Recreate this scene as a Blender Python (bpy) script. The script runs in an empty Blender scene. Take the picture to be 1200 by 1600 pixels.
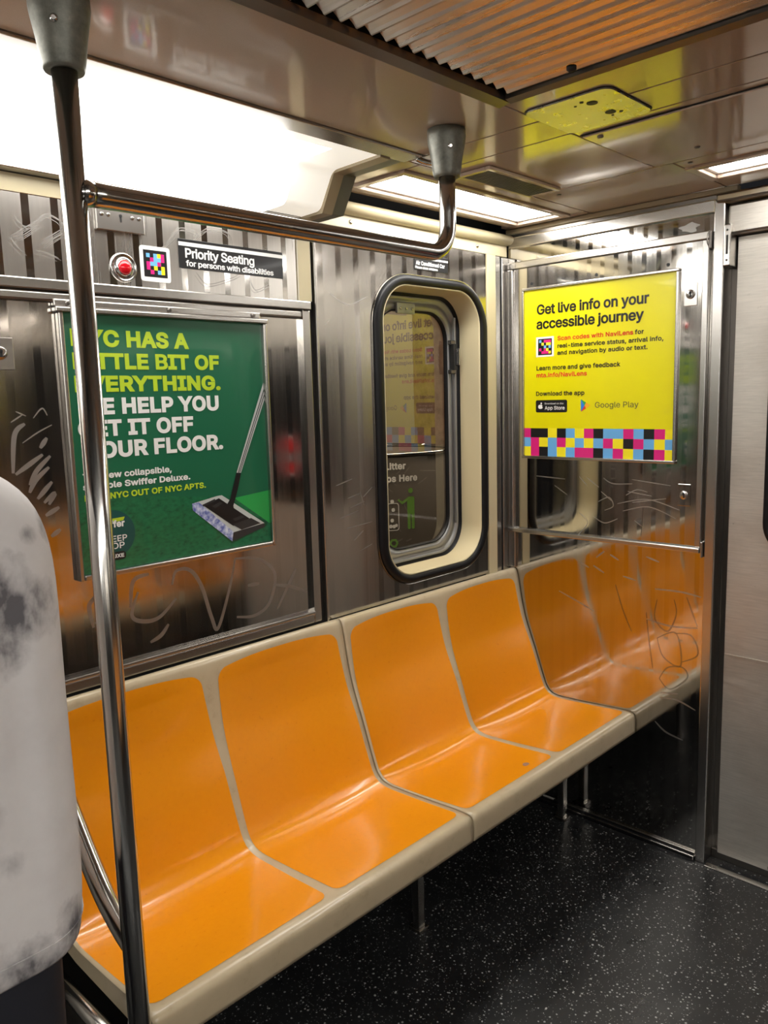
import bpy, bmesh, math, random
from mathutils import Vector, Matrix
random.seed(7)
S = bpy.context.scene
COL = S.collection
PI = math.pi

# ------------------------------------------------------------------ camera, world, exposure
cam_d = bpy.data.cameras.new('camera'); cam = bpy.data.objects.new('camera', cam_d); COL.objects.link(cam)
def cam_matrix(loc, yaw, pitch, roll):
    a, b, c = (math.radians(v) for v in (yaw, pitch, roll))
    f = Vector((math.sin(a)*math.cos(b), math.cos(a)*math.cos(b), math.sin(b)))
    r = Vector((math.cos(a), -math.sin(a), 0)); u = r.cross(f)
    r2 = math.cos(c)*r + math.sin(c)*u; u2 = -math.sin(c)*r + math.cos(c)*u
    m = Matrix((r2, u2, -f)).transposed().to_4x4(); m.translation = loc
    return m
cam.matrix_world = cam_matrix(Vector((-2.422, -1.71, 1.5236)), 45.7318, -8.2069, -1.5765)
cam_d.sensor_fit = 'VERTICAL'; cam_d.sensor_height = 36; cam_d.lens = 1242.78/1600*36
cam_d.clip_start = 0.02
S.camera = cam
w = bpy.data.worlds.new('world'); S.world = w; w.use_nodes = True
w.node_tree.nodes['Background'].inputs[0].default_value = (0.010, 0.010, 0.011, 1)
w.node_tree.nodes['Background'].inputs[1].default_value = 1.0
S.view_settings.view_transform = 'Standard'; S.view_settings.look = 'None'
S.view_settings.gamma = 1; S.view_settings.use_curve_mapping = False
S.view_settings.exposure = 0.25
LIGHT_BOX = 7.6        # long cove light boxes on both sides
LIGHT_FAR = 11.0        # the same light box across the aisle
LIGHT_PANEL = 20.0     # recessed ceiling light panels
try:
    S.cycles.use_denoising = True
    S.cycles.max_bounces = 10; S.cycles.glossy_bounces = 6; S.cycles.diffuse_bounces = 5
    S.cycles.transparent_max_bounces = 12
    S.cycles.caustics_reflective = True
    S.cycles.sample_clamp_indirect = 6
except Exception: pass

# ------------------------------------------------------------------ materials
def srgb(r, g, b):
    f = lambda c: (c/255/12.92 if c/255 <= .04045 else ((c/255+.055)/1.055)**2.4)
    return (f(r), f(g), f(b))
def mat(name, col, rough=.5, metal=0., coat=0., spec=.5, **kw):
    m = bpy.data.materials.new(name); m.use_nodes = True
    b = m.node_tree.nodes['Principled BSDF']
    b.inputs['Base Color'].default_value = (*col, 1); b.inputs['Roughness'].default_value = rough
    b.inputs['Metallic'].default_value = metal; b.inputs['Coat Weight'].default_value = coat
    b.inputs['Coat Roughness'].default_value = kw.get('coat_rough', .06)
    b.inputs['Specular IOR Level'].default_value = spec
    return m
class NT:
    def __init__(s, m): s.t = m.node_tree; s.n = s.t.nodes; s.b = s.n.get('Principled BSDF')
    def new(s, typ, **kw):
        n = s.n.new(typ)
        for k, v in kw.items(): setattr(n, k, v)
        return n
    def link(s, a, b): s.t.links.new(a, b)
    def coord(s, scale=(1,1,1), which='Object'):
        tc = s.new('ShaderNodeTexCoord'); mp = s.new('ShaderNodeMapping'); mp.inputs['Scale'].default_value = scale
        s.link(tc.outputs[which], mp.inputs['Vector']); return mp.outputs['Vector']
    def noise(s, vec, scale, detail=4, rough=.6):
        n = s.new('ShaderNodeTexNoise'); n.inputs['Scale'].default_value = scale
        n.inputs['Detail'].default_value = detail; n.inputs['Roughness'].default_value = rough
        s.link(vec, n.inputs['Vector']); return n.outputs['Fac']
    def ramp(s, fac, stops, interp='LINEAR'):
        r = s.new('ShaderNodeValToRGB'); r.color_ramp.interpolation = interp
        e = r.color_ramp.elements
        while len(e) < len(stops): e.new(.5)
        for i, (p, c) in enumerate(stops):
            e[i].position = p; e[i].color = (*c, 1) if len(c) == 3 else c
        s.link(fac, r.inputs['Fac']); return r.outputs['Color']
    def maprange(s, v, a, b, c, d):
        n = s.new('ShaderNodeMapRange'); s.link(v, n.inputs['Value'])
        for k, x in zip(('From Min','From Max','To Min','To Max'), (a,b,c,d)): n.inputs[k].default_value = x
        return n.outputs['Result']
    def math(s, op, a, b=None):
        n = s.new('ShaderNodeMath', operation=op)
        for i, v in enumerate((a, b)):
            if v is None: continue
            if isinstance(v, (int, float)): n.inputs[i].default_value = v
            else: s.link(v, n.inputs[i])
        return n.outputs[0]
    def mix(s, fac, a, b):
        n = s.new('ShaderNodeMix', data_type='RGBA')
        if isinstance(fac, (int, float)): n.inputs['Factor'].default_value = fac
        else: s.link(fac, n.inputs['Factor'])
        for k, v in (('A', a), ('B', b)):
            i = [x for x in n.inputs if x.name == k and x.type == 'RGBA'][0]
            if isinstance(v, tuple): i.default_value = (*v, 1)
            else: s.link(v, i)
        return [x for x in n.outputs if x.type == 'RGBA'][0]
    def bump(s, h, strength=.2, dist=.001):
        n = s.new('ShaderNodeBump'); n.inputs['Strength'].default_value = strength; n.inputs['Distance'].default_value = dist
        s.link(h, n.inputs['Height']); s.link(n.outputs['Normal'], s.b.inputs['Normal'])

def steel(name, col=(.60,.575,.54), r0=.10, r1=.24, grain=(90,90,2.5), stripe_axis=None, stripe=(.057,.0155,0.), r_stripe=.07, bump=.04, dark=.85, streak=.05):
    """brushed stainless sheet; optional polished vertical bands between brushed ones"""
    m = mat(name, col, r0, 1.0); t = NT(m)
    v = t.coord(grain); g = t.noise(v, 2.0, 4, .6)
    big = t.noise(t.coord((1.3,1.3,.7)), 2.2, 3, .5)
    r = t.math('ADD', t.maprange(g, .3, .7, r0, r1), t.maprange(big, .35, .7, -.02, .04))
    colr = t.ramp(g, [(.3, tuple(c*(1-streak) for c in col)), (.7, tuple(min(1,c*(1+streak)) for c in col))])
    if stripe_axis is not None:
        tc = t.new('ShaderNodeTexCoord'); sp = t.new('ShaderNodeSeparateXYZ'); t.link(tc.outputs['Object'], sp.inputs[0])
        p, wd, off = stripe
        x = t.math('ADD', sp.outputs[stripe_axis], off+50*p)
        fr = t.math('MODULO', x, p)
        isd = t.math('LESS_THAN', fr, wd)
        mr = t.new('ShaderNodeMix', data_type='FLOAT')
        t.link(isd, mr.inputs[0]); t.link(r, mr.inputs[2]); mr.inputs[3].default_value = r_stripe
        r = mr.outputs[0]
        colr = t.mix(isd, colr, tuple(c*dark for c in col))  # bands also darkened in colour, for the dark surroundings they mirror
    t.link(r, t.b.inputs['Roughness']); t.link(colr, t.b.inputs['Base Color'])
    wav = t.noise(t.coord((1,1,1)), 5.0, 2, .5)
    t.bump(t.math('ADD', t.math('MULTIPLY', g, .0015), wav), bump, .004)
    return m

M = {}
M['steel_side'] = steel('steel_striped_side_wall', r0=.27, r1=.30, stripe_axis=0, stripe=(.0615,.0165,.0478), r_stripe=.11, dark=.80)
M['steel_panel'] = steel('steel_polished_panel', col=(.52,.49,.455), r0=.09, r1=.12, stripe_axis=0, stripe=(.0615,.0165,.0478), r_stripe=.07, dark=.95, streak=.03, bump=.02)
M['steel_win'] = steel('steel_window_panel', col=(.52,.495,.465), r0=.19, r1=.22, stripe_axis=0, stripe=(.0697,.0215,.0015), r_stripe=.13, dark=.93, streak=.03)
M['steel_end'] = steel('steel_end_wall', col=(.55,.53,.50), r0=.085, r1=.11, stripe_axis=1, stripe=(.0478,.0155,.0), r_stripe=.05, dark=.96, streak=.03, bump=.03)
M['steel_door'] = steel('steel_weathered_door', col=(.56,.53,.48), r0=.40, r1=.58, grain=(8,8,160), bump=.05, streak=.12)
M['steel_door'].node_tree.nodes['Principled BSDF'].inputs['Metallic'].default_value = .75
t = NT(M['steel_door']); g1 = t.noise(t.coord((1,1,1)), 2.6, 6, .65); g2 = t.noise(t.coord((1,1,2.2)), 38, 5, .7)
src = t.b.inputs['Base Color'].links[0].from_socket
st = t.mix(t.maprange(g1, .48, .72, 0, .45), src, (.33,.29,.24)); st = t.mix(t.maprange(g2, .66, .74, 0, .7), st, (.10,.085,.07)); t.link(st, t.b.inputs['Base Color'])
M['steel_trim'] = mat('satin_steel_trim', (.50,.48,.455), .27, 1.0)
M['steel_bar'] = mat('polished_steel_tube', (.52,.51,.49), .17, 1.0)
M['steel_dark'] = mat('dark_steel', (.20,.185,.17), .32, 1.0)
M['louver'] = steel('louver_steel', col=(.74,.70,.65), r0=.24, r1=.34, grain=(60,2,60), streak=.08, bump=.08)
M['scratch'] = mat('scratched_metal', (.66,.64,.61), .42, 1.0)
M['scratch_dark'] = mat('dulled_metal', (.20,.15,.11), .45, 1.0)
for k in ('scratch', 'scratch_dark'): M[k].node_tree.nodes['Principled BSDF'].inputs['Alpha'].default_value = .55 if k == 'scratch' else .28
M['black'] = mat('black_gap', (.006,.006,.006), .6)
M['rubber'] = mat('black_rubber', (.007,.007,.008), .40, 0, 0, .22)
M['grey_sash'] = mat('grey_sash_aluminium', (.30,.30,.30), .38, .7)
M['cast'] = mat('cast_grey_green_metal', srgb(128,132,120), .42, .35)
t = NT(M['cast']); nz = t.noise(t.coord((1,1,1)), 45, 6, .7)
t.link(t.ramp(nz, [(.3, srgb(92,93,84)), (.62, srgb(124,124,114)), (.8, srgb(150,146,134))]), t.b.inputs['Base Color']); t.bump(nz, .3, .001)
M['beige'] = mat('beige_enamel', srgb(196,184,150), .35)
M['beige_trim'] = mat('tan_enamel_trim', srgb(152,138,112), .30)
M['slate'] = mat('slate_grey_cap', srgb(98,99,88), .40)
M['ceiling'] = mat('taupe_enamel_ceiling', srgb(172,152,132), .13, 0, .5, .6)
t = NT(M['ceiling']); nz = t.noise(t.coord((1,1,1)), 900, 2, .5); big = t.noise(t.coord((1,1,1)), 3, 3, .5)
t.link(t.ramp(nz, [(.2, srgb(180,160,143)), (.76, srgb(190,170,153)), (.80, srgb(216,202,186))]), t.b.inputs['Base Color'])
t.bump(big, .03, .004)
M['louvre_vent'] = mat('vent_grey', (.11,.105,.095), .4, .2)
M['plate'] = steel('scuffed_plate', col=(.62,.60,.52), r0=.22, r1=.36, grain=(20,20,20), bump=.2)
M['cream'] = mat('cream_fibreglass', srgb(186,172,138), .28, 0, .25)
t = NT(M['cream']); nz = t.noise(t.coord((1,1,1)), 26, 5, .65)
t.link(t.ramp(nz, [(.25, srgb(166,151,123)), (.42, srgb(178,163,135)), (.8, srgb(184,169,141))]), t.b.inputs['Base Color'])
M['orange'] = mat('orange_fibreglass', srgb(238,144,22), .22, 0, .35)
t = NT(M['orange']); nz = t.noise(t.coord((1,1,1)), 90, 4, .6); b2 = t.noise(t.coord((1,1,1)), 7, 3, .5)
t.link(t.ramp(nz, [(.22, srgb(204,118,8)), (.34, srgb(225,141,11)), (.8, srgb(228,145,14))]), t.b.inputs['Base Color'])
t.link(t.maprange(b2, .3, .7, .20, .27), t.b.inputs['Roughness']); t.bump(b2, .008, .004)
# floor: black rubber sheet with pale chips
M['floor'] = mat('speckled_black_rubber_floor', (.012,.012,.013), .3, 0, 0, .45)
t = NT(M['floor'])
vo = t.new('ShaderNodeTexVoronoi'); vo.inputs['Scale'].default_value = 98; t.link(t.coord((1,1,1)), vo.inputs['Vector'])
sel = t.new('ShaderNodeSeparateColor'); t.link(vo.outputs['Color'], sel.inputs[0])
wob = t.noise(t.coord((1,1,1)), 400, 2, .5)
d = t.math('ADD', vo.outputs['Distance'], t.math('MULTIPLY', t.math('SUBTRACT', wob, .5), .25))
chip = t.math('MULTIPLY', t.math('LESS_THAN', d, t.maprange(sel.outputs[1], 0, 1, .12, .30)), t.math('GREATER_THAN', sel.outputs[0], .48))
vo2 = t.new('ShaderNodeTexVoronoi'); vo2.inputs['Scale'].default_value = 210; t.link(t.coord((1,1,1)), vo2.inputs['Vector'])
sel2 = t.new('ShaderNodeSeparateColor'); t.link(vo2.outputs['Color'], sel2.inputs[0])
chip2 = t.math('MULTIPLY', t.math('LESS_THAN', vo2.outputs['Distance'], .25), t.math('GREATER_THAN', sel2.outputs[0], .72))
ch = t.math('MAXIMUM', chip, t.math('MULTIPLY', chip2, .5))
dirt = t.noise(t.coord((1,1,1)), 2.5, 5, .6)
base = t.ramp(dirt, [(.3, (.008,.008,.009)), (.7, (.018,.019,.020))])
t.link(t.mix(ch, base, (.34,.35,.34)), t.b.inputs['Base Color'])
t.link(t.maprange(t.noise(t.coord((1,1,1)), 6, 5, .65), .3, .7, .24, .46), t.b.inputs['Roughness'])
M['white_print'] = mat('white_print', (.82,.82,.80), .25, 0, .4)
M['black_print'] = mat('black_print', (.010,.010,.011), .32, 0, .08)
M['lime_print'] = mat('lime_print', srgb(180,208,50), .25, 0, .3)
M['red_print'] = mat('red_print', srgb(214,62,42), .25, 0, .3)
M['grey_print'] = mat('grey_print', srgb(92,92,60), .25, 0, .3)
M['magenta'] = mat('magenta_print', srgb(212,38,122), .25, 0, .3)
M['cyan'] = mat('blue_print', srgb(106,172,226), .25, 0, .3)
M['yellow_cell'] = mat('yellow_print', srgb(240,226,40), .25, 0, .3)
M['yellow'] = mat('yellow_poster', srgb(222,214,0), .30, 0, .35, coat_rough=.05)
M['green'] = mat('green_poster', srgb(24,98,68), .30, 0, .45, coat_rough=.03)
M['green_floor'] = mat('green_carpet_print', srgb(28,120,76), .30, 0, .45, coat_rough=.03)
t = NT(M['green_floor']); nz = t.noise(t.coord((1,1,2)), 60, 5, .7)
t.link(t.ramp(nz, [(.3, srgb(12,74,48)), (.5, srgb(22,102,66)), (.75, srgb(30,116,76))]), t.b.inputs['Base Color'])
M['green_bright'] = mat('bright_green_print', srgb(40,158,76), .30, 0, .45, coat_rough=.03)
M['teal'] = mat('dark_teal_print', srgb(14,78,76), .30, 0, .4)
M['grey_pad'] = mat('dark_grey_print', (.03,.03,.032), .3, 0, .4)
M['bluewhite'] = mat('blue_white_print', (.6,.64,.75), .3, 0, .4)
t = NT(M['bluewhite']); nz = t.noise(t.coord((1,1,1)), 85, 4, .6)
t.link(t.ramp(nz, [(.38, srgb(92,104,176)), (.52, srgb(168,178,214)), (.66, srgb(222,226,236))]), t.b.inputs['Base Color'])
M['silver_print'] = mat('silver_print', srgb(190,196,194), .3, 0, .4)
M['red_button'] = mat('red_plastic_button', srgb(190,12,28), .12, 0, .6)
M['sticker_grey'] = mat('worn_grey_sticker', srgb(150,112,100), .4)
M['red_sign'] = mat('red_sticker', srgb(196,18,22), .3, 0, .3)
def emis(name, col, strength):
    m = bpy.data.materials.new(name); m.use_nodes = True
    b = m.node_tree.nodes['Principled BSDF']
    b.inputs['Base Color'].default_value = (.75,.75,.72,1); b.inputs['Roughness'].default_value = .4
    b.inputs['Emission Color'].default_value = (*col, 1); b.inputs['Emission Strength'].default_value = strength
    return m
M['lamp'] = emis('lit_diffuser', (1.0,.975,.925), LIGHT_BOX)
M['lamp_end'] = emis('lit_diffuser_end', (1.0,.94,.82), LIGHT_BOX*.07)
M['lamp_far'] = emis('lit_diffuser_across', (1.0,.975,.925), LIGHT_FAR)
M['lamp_panel'] = emis('lit_panel', (1.0,.975,.925), LIGHT_PANEL)
M['platform_lamp'] = emis('platform_tube', (1.0,.9,.75), 60.0)
def glass(name, tint, refl=.10):
    m = bpy.data.materials.new(name); m.use_nodes = True; nt = m.node_tree; nt.nodes.clear()
    o = nt.nodes.new('ShaderNodeOutputMaterial'); tr = nt.nodes.new('ShaderNodeBsdfTransparent'); gl = nt.nodes.new('ShaderNodeBsdfGlossy')
    tr.inputs[0].default_value = (*tint, 1); gl.inputs['Roughness'].default_value = .015
    fr = nt.nodes.new('ShaderNodeFresnel'); fr.inputs['IOR'].default_value = 2.0
    mx = nt.nodes.new('ShaderNodeMixShader')
    nt.links.new(fr.outputs[0], mx.inputs[0]); nt.links.new(tr.outputs[0], mx.inputs[1]); nt.links.new(gl.outputs[0], mx.inputs[2])
    nt.links.new(mx.outputs[0], o.inputs[0]); return m
M['glass'] = glass('window_glass', (.62,.57,.50))
M['brick'] = mat('platform_tile', srgb(150,120,98), .5)
t = NT(M['brick']); nz = t.noise(t.coord((1,1,1)), 6, 6, .7)
t.link(t.ramp(nz, [(.3, srgb(116,90,74)), (.6, srgb(156,126,104)), (.8, srgb(170,140,116))]), t.b.inputs['Base Color'])
M['concrete'] = mat('platform_concrete', srgb(96,88,78), .8)
M['bin'] = mat('bin_body', srgb(40,34,26), .7, 0, 0, .15)
M['bin_liner'] = mat('grey_liner', srgb(120,112,100), .35)
M['bin_band'] = mat('bin_band', srgb(92,82,66), .35, .1)
M['bin_green'] = mat('bin_green_print', srgb(112,160,70), .5)
M['hazard'] = mat('orange_hazard', srgb(214,128,36), .4)
M['shirt'] = mat('tie_dye_jersey', (.6,.58,.57), .9, 0, 0, .2)
M['trousers'] = mat('navy_trousers', (.010,.011,.018), .85)
M['skin'] = mat('skin', srgb(160,112,86), .5)
M['hair'] = mat('dark_hair', (.012,.009,.008), .5)
M['shoe'] = mat('shoe_black', (.015,.015,.016), .5)

# ------------------------------------------------------------------ mesh building
class MB:
    """collects geometry for ONE mesh object with one or more materials"""
    def __init__(s): s.bm = bmesh.new(); s.mats = []
    def mi(s, m):
        if m not in s.mats: s.mats.append(m)
        return s.mats.index(m)
    def face(s, pts, m=None):
        vs = [s.bm.verts.new(p) for p in pts]
        f = s.bm.faces.new(vs)
        if m: f.material_index = s.mi(m)
        return f
    def box(s, x0, x1, y0, y1, z0, z1, m=None, bev=0):
        x0, x1 = sorted((x0, x1)); y0, y1 = sorted((y0, y1)); z0, z1 = sorted((z0, z1))
        r = bmesh.ops.create_cube(s.bm, size=1)
        vs = r['verts']
        for v in vs: v.co = Vector((x0+(v.co.x+.5)*(x1-x0), y0+(v.co.y+.5)*(y1-y0), z0+(v.co.z+.5)*(z1-z0)))
        fs = list({f for v in vs for f in v.link_faces})
        if m:
            i = s.mi(m)
            for f in fs: f.material_index = i
        if bev > 0:
            es = list({e for v in vs for e in v.link_edges})
            bmesh.ops.bevel(s.bm, geom=es, offset=bev, segments=2, affect='EDGES', profile=.5)
        return s
    def tube(s, path, r, m=None, n=20, cap=True):
        pts = [Vector(p) for p in path]; rs = r if isinstance(r, (list, tuple)) else [r]*len(pts)
        i = s.mi(m) if m else 0
        t0 = (pts[1]-pts[0]).normalized()
        up = Vector((0,0,1)) if abs(t0.z) < .9 else Vector((0,1,0))
        nrm = (up - up.dot(t0)*t0).normalized(); rings = []
        for k, p in enumerate(pts):
            tg = (pts[min(k+1,len(pts)-1)] - pts[max(k-1,0)]).normalized()
            nrm = (nrm - nrm.dot(tg)*tg).normalized(); bn = tg.cross(nrm)
            rings.append([s.bm.verts.new(p + rs[k]*(math.cos(2*PI*j/n)*nrm + math.sin(2*PI*j/n)*bn)) for j in range(n)])
        for a, b in zip(rings, rings[1:]):
            for j in range(n):
                f = s.bm.faces.new((a[j], a[(j+1)%n], b[(j+1)%n], b[j])); f.material_index = i; f.smooth = True
        if cap:
            f = s.bm.faces.new(rings[0][::-1]); f.material_index = i
            f = s.bm.faces.new(rings[-1]); f.material_index = i
        return s
    def lathe(s, prof, c, axis='z', m=None, n=32, cap=True):
        """prof: (radius, height) along the axis from centre c"""
        i = s.mi(m) if m else 0; rings = []
        for r, h in prof:
            ring = []
            for j in range(n):
                a = 2*PI*j/n; u, v = r*math.cos(a), r*math.sin(a)
                q = {'z': (u, v, h), 'y': (u, h, v), 'x': (h, u, v)}[axis]
                ring.append(s.bm.verts.new(Vector(c)+Vector(q)))
            rings.append(ring)
        for a, b in zip(rings, rings[1:]):
            for j in range(n):
                f = s.bm.faces.new((a[j], a[(j+1)%n], b[(j+1)%n], b[j])); f.material_index = i; f.smooth = True
        if cap:
            for rg in (rings[0], rings[-1]):
                f = s.bm.faces.new(rg); f.material_index = i
        return s
    def loft(s, loops, m=None, closed=True, smooth=True, cap=False):
        i = s.mi(m) if m else 0
        R = [[s.bm.verts.new(p) for p in lp] for lp in loops]
        for a, b in zip(R, R[1:]):
            n = len(a)
            for j in range(n if closed else n-1):
                f = s.bm.faces.new((a[j], a[(j+1)%n], b[(j+1)%n], b[j])); f.material_index = i; f.smooth = smooth
        if cap:
            for rg in (R[0], R[-1]):
                f = s.bm.faces.new(rg); f.material_index = i
        return R
    def prism(s, pts, d, m=None, cap=True):
        """extrude polygon pts (3D) by vector d"""
        i = s.mi(m) if m else 0
        a = [s.bm.verts.new(p) for p in pts]; b = [s.bm.verts.new(Vector(p)+Vector(d)) for p in pts]; n = len(pts)
        for j in range(n):
            f = s.bm.faces.new((a[j], a[(j+1)%n], b[(j+1)%n], b[j])); f.material_index = i
        if cap:
            for rg in (a, b):
                f = s.bm.faces.new(rg); f.material_index = i
        return s
    def build(s, name, m=None, parent=None, smooth=None, recalc=True):
        if recalc: bmesh.ops.recalc_face_normals(s.bm, faces=s.bm.faces)
        me = bpy.data.meshes.new(name); s.bm.to_mesh(me); s.bm.free()
        for x in (s.mats or [m]): me.materials.append(M[x] if isinstance(x, str) else x)
        if smooth: 
            for p in me.polygons: p.use_smooth = True
        o = bpy.data.objects.new(name, me); COL.objects.link(o)
        if parent:
            o.parent = parent; o.location = -parent.matrix_world.translation if False else -Vector(parent.location)
        return o
def tag(o, label=None, cat=None, group=None, kind=None):
    for k, v in (('label', label), ('category', cat), ('group', group), ('kind', kind)):
        if v: o[k] = v
    return o
def thing(name, label, cat, loc=(0,0,0), group=None):
    o = bpy.data.objects.new(name, None); COL.objects.link(o); o.location = loc; o.empty_display_size = .05
    return tag(o, label, cat, group)
def struct(mb, name, m=None, parent=None):
    o = mb.build(name, m, parent)
    if not parent: tag(o, kind='structure')
    return o

def rrect(cx, cz, w, h, r, n=10):
    """rounded rectangle outline in 2-D, counter-clockwise"""
    out = []
    for (sx, sz, a0) in ((1,1,0), (-1,1,90), (-1,-1,180), (1,-1,270)):
        for k in range(n+1):
            a = math.radians(a0 + 90*k/n)
            out.append((cx+sx*(w/2-r)+r*math.cos(a), cz+sz*(h/2-r)+r*math.sin(a)))
    return out
# planes: 'L' side wall (y = -d, reads along +x); 'E' end wall (x = -d, reads along -y)
def on(pl, u, z, d=0.):
    return (u, -d, z) if pl == 'L' else (-d, u, z)
def smooth_path(pts, n=8):
    if len(pts) < 3:
        a, b = pts; return [tuple(a[i]+(b[i]-a[i])*k/n for i in range(len(a))) for k in range(n+1)]
    P = [pts[0]]+list(pts)+[pts[-1]]; out = []
    for i in range(1, len(P)-2):
        p0, p1, p2, p3 = P[i-1:i+3]
        for k in range(n):
            t = k/n
            out.append(tuple(.5*((2*b)+(-a+c)*t+(2*a-5*b+4*c-d)*t*t+(-a+3*b-3*c+d)*t**3) for a,b,c,d in zip(p0,p1,p2,p3)))
    out.append(tuple(pts[-1])); return out
def ribbon(mb, pl, pts, width, d, m=None):
    P = smooth_path(pts, 8); n = len(P); i = mb.mi(m) if m else 0
    L, R = [], []
    for k, p in enumerate(P):
        a, b = P[max(k-1,0)], P[min(k+1,n-1)]
        tx, tz = b[0]-a[0], b[1]-a[1]; l = math.hypot(tx, tz) or 1
        w = width*.5*(.35+.65*math.sin(PI*min(max(k/(n-1),.04),.96))**.6)
        L.append(mb.bm.verts.new(on(pl, p[0]-tz/l*w, p[1]+tx/l*w, d))); R.append(mb.bm.verts.new(on(pl, p[0]+tz/l*w, p[1]-tx/l*w, d)))
    for k in range(n-1):
        f = mb.bm.faces.new((L[k], L[k+1], R[k+1], R[k])); f.material_index = i
def poly(mb, pl, pts, d, m=None):
    mb.face([on(pl, u, z, d) for u, z in pts], m)
def rect(mb, pl, u0, u1, z0, z1, d, m=None): poly(mb, pl, [(u0,z0),(u1,z0),(u1,z1),(u0,z1)], d, m)

FONT = None
try:
    import os
    fp = os.path.join(bpy.utils.system_resource('DATAFILES'), 'fonts', 'Inter.woff2')
    if os.path.exists(fp): FONT = bpy.data.fonts.load(fp)
except Exception: FONT = None
def contours(body, spacing=1.):
    """closed outlines of a line of lettering, in ems"""
    cu = bpy.data.curves.new('t', 'FONT'); cu.body = body; cu.size = 1; cu.resolution_u = 3
    cu.space_character = spacing
    if FONT: cu.font = FONT
    o = bpy.data.objects.new('t', cu); COL.objects.link(o)
    dg = bpy.context.evaluated_depsgraph_get(); dg.update()
    cv = o.to_curve(dg); out = []; K = 3
    for sp in cv.splines:
        raw = []
        if sp.type == 'BEZIER':
            B = sp.bezier_points
            for i in range(len(B)):
                p, q = B[i], B[(i+1) % len(B)]; p0, p1, p2, p3 = p.co, p.handle_right, q.handle_left, q.co
                straight = abs((p3-p0).cross(p1-p0).z)+abs((p3-p0).cross(p2-p0).z) < 1e-6
                for k in range(1 if straight else K):
                    u = k/K; v = 1-u; c = p0*v**3+p1*(3*v*v*u)+p2*(3*v*u*u)+p3*u**3; raw.append((c.x, c.y))
        else: raw = [(p.co.x, p.co.y) for p in sp.points]
        c = []
        for p in raw:
            if not c or math.hypot(p[0]-c[-1][0], p[1]-c[-1][1]) > 1e-4: c.append(p)
        while len(c) > 2 and math.hypot(c[0][0]-c[-1][0], c[0][1]-c[-1][1]) < 1e-4: c.pop()
        if len(c) > 2: out.append(c)
    o.to_curve_clear()
    bpy.data.objects.remove(o); bpy.data.curves.remove(cu)
    return out
def area2(c): return sum(a[0]*b[1]-b[0]*a[1] for a, b in zip(c, c[1:]+c[:1]))
def fill(cs):
    """trapezoids covering closed outlines by the non-zero winding rule"""
    E = []; ys = set()
    for c in cs:
        for p, q in zip(c, c[1:]+c[:1]):
            ys.add(round(p[1], 6))
            if abs(p[1]-q[1]) > 1e-7: E.append((p[0],p[1],q[0],q[1],1) if p[1] < q[1] else (q[0],q[1],p[0],p[1],-1))
    for i, (ax, ay, bx_, by_, _) in enumerate(E):
        lo, hi = min(ax, bx_), max(ax, bx_)
        for (cx, cy, dx, dy, _) in E[i+1:]:
            if cy >= by_ or dy <= ay or max(cx, dx) < lo or min(cx, dx) > hi: continue
            m1 = (bx_-ax)/(by_-ay); m2 = (dx-cx)/(dy-cy)
            if abs(m1-m2) < 1e-9: continue
            y = (cx-m2*cy-ax+m1*ay)/(m1-m2)
            if max(ay, cy) < y < min(by_, dy): ys.add(round(y, 6))
    Y = sorted(ys); out = []
    for y0, y1 in zip(Y, Y[1:]):
        if y1-y0 < 4e-6: continue
        ym = (y0+y1)/2; act = []
        for (ax, ay, bx_, by_, w_) in E:
            if ay < ym < by_:
                k = (bx_-ax)/(by_-ay); act.append((ax+k*(ym-ay), ax+k*(y0-ay), ax+k*(y1-ay), w_))
        act.sort(); w_ = 0; st = None
        for e in act:
            was = w_; w_ += e[3]
            if was >= 0 and w_ < 0: st = e
            if was < 0 and w_ >= 0 and e[0]-st[0] > 1e-6: out.append(((st[1],y0),(e[1],y0),(e[2],y1),(st[2],y1)))
    return out
def grow(c, d):
    out = []; n = len(c)
    for i in range(n):
        p0, p1, p2 = c[i-1], c[i], c[(i+1) % n]
        l1 = math.hypot(p1[0]-p0[0], p1[1]-p0[1]); l2 = math.hypot(p2[0]-p1[0], p2[1]-p1[1])
        a = ((p1[1]-p0[1])/l1, -(p1[0]-p0[0])/l1); b = ((p2[1]-p1[1])/l2, -(p2[0]-p1[0])/l2)
        k = d/max(1+a[0]*b[0]+a[1]*b[1], .45)
        out.append((p1[0]+k*(a[0]+b[0]), p1[1]+k*(a[1]+b[1])))
    return out
CAP = max(p[1] for c in contours('H') for p in c)
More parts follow.
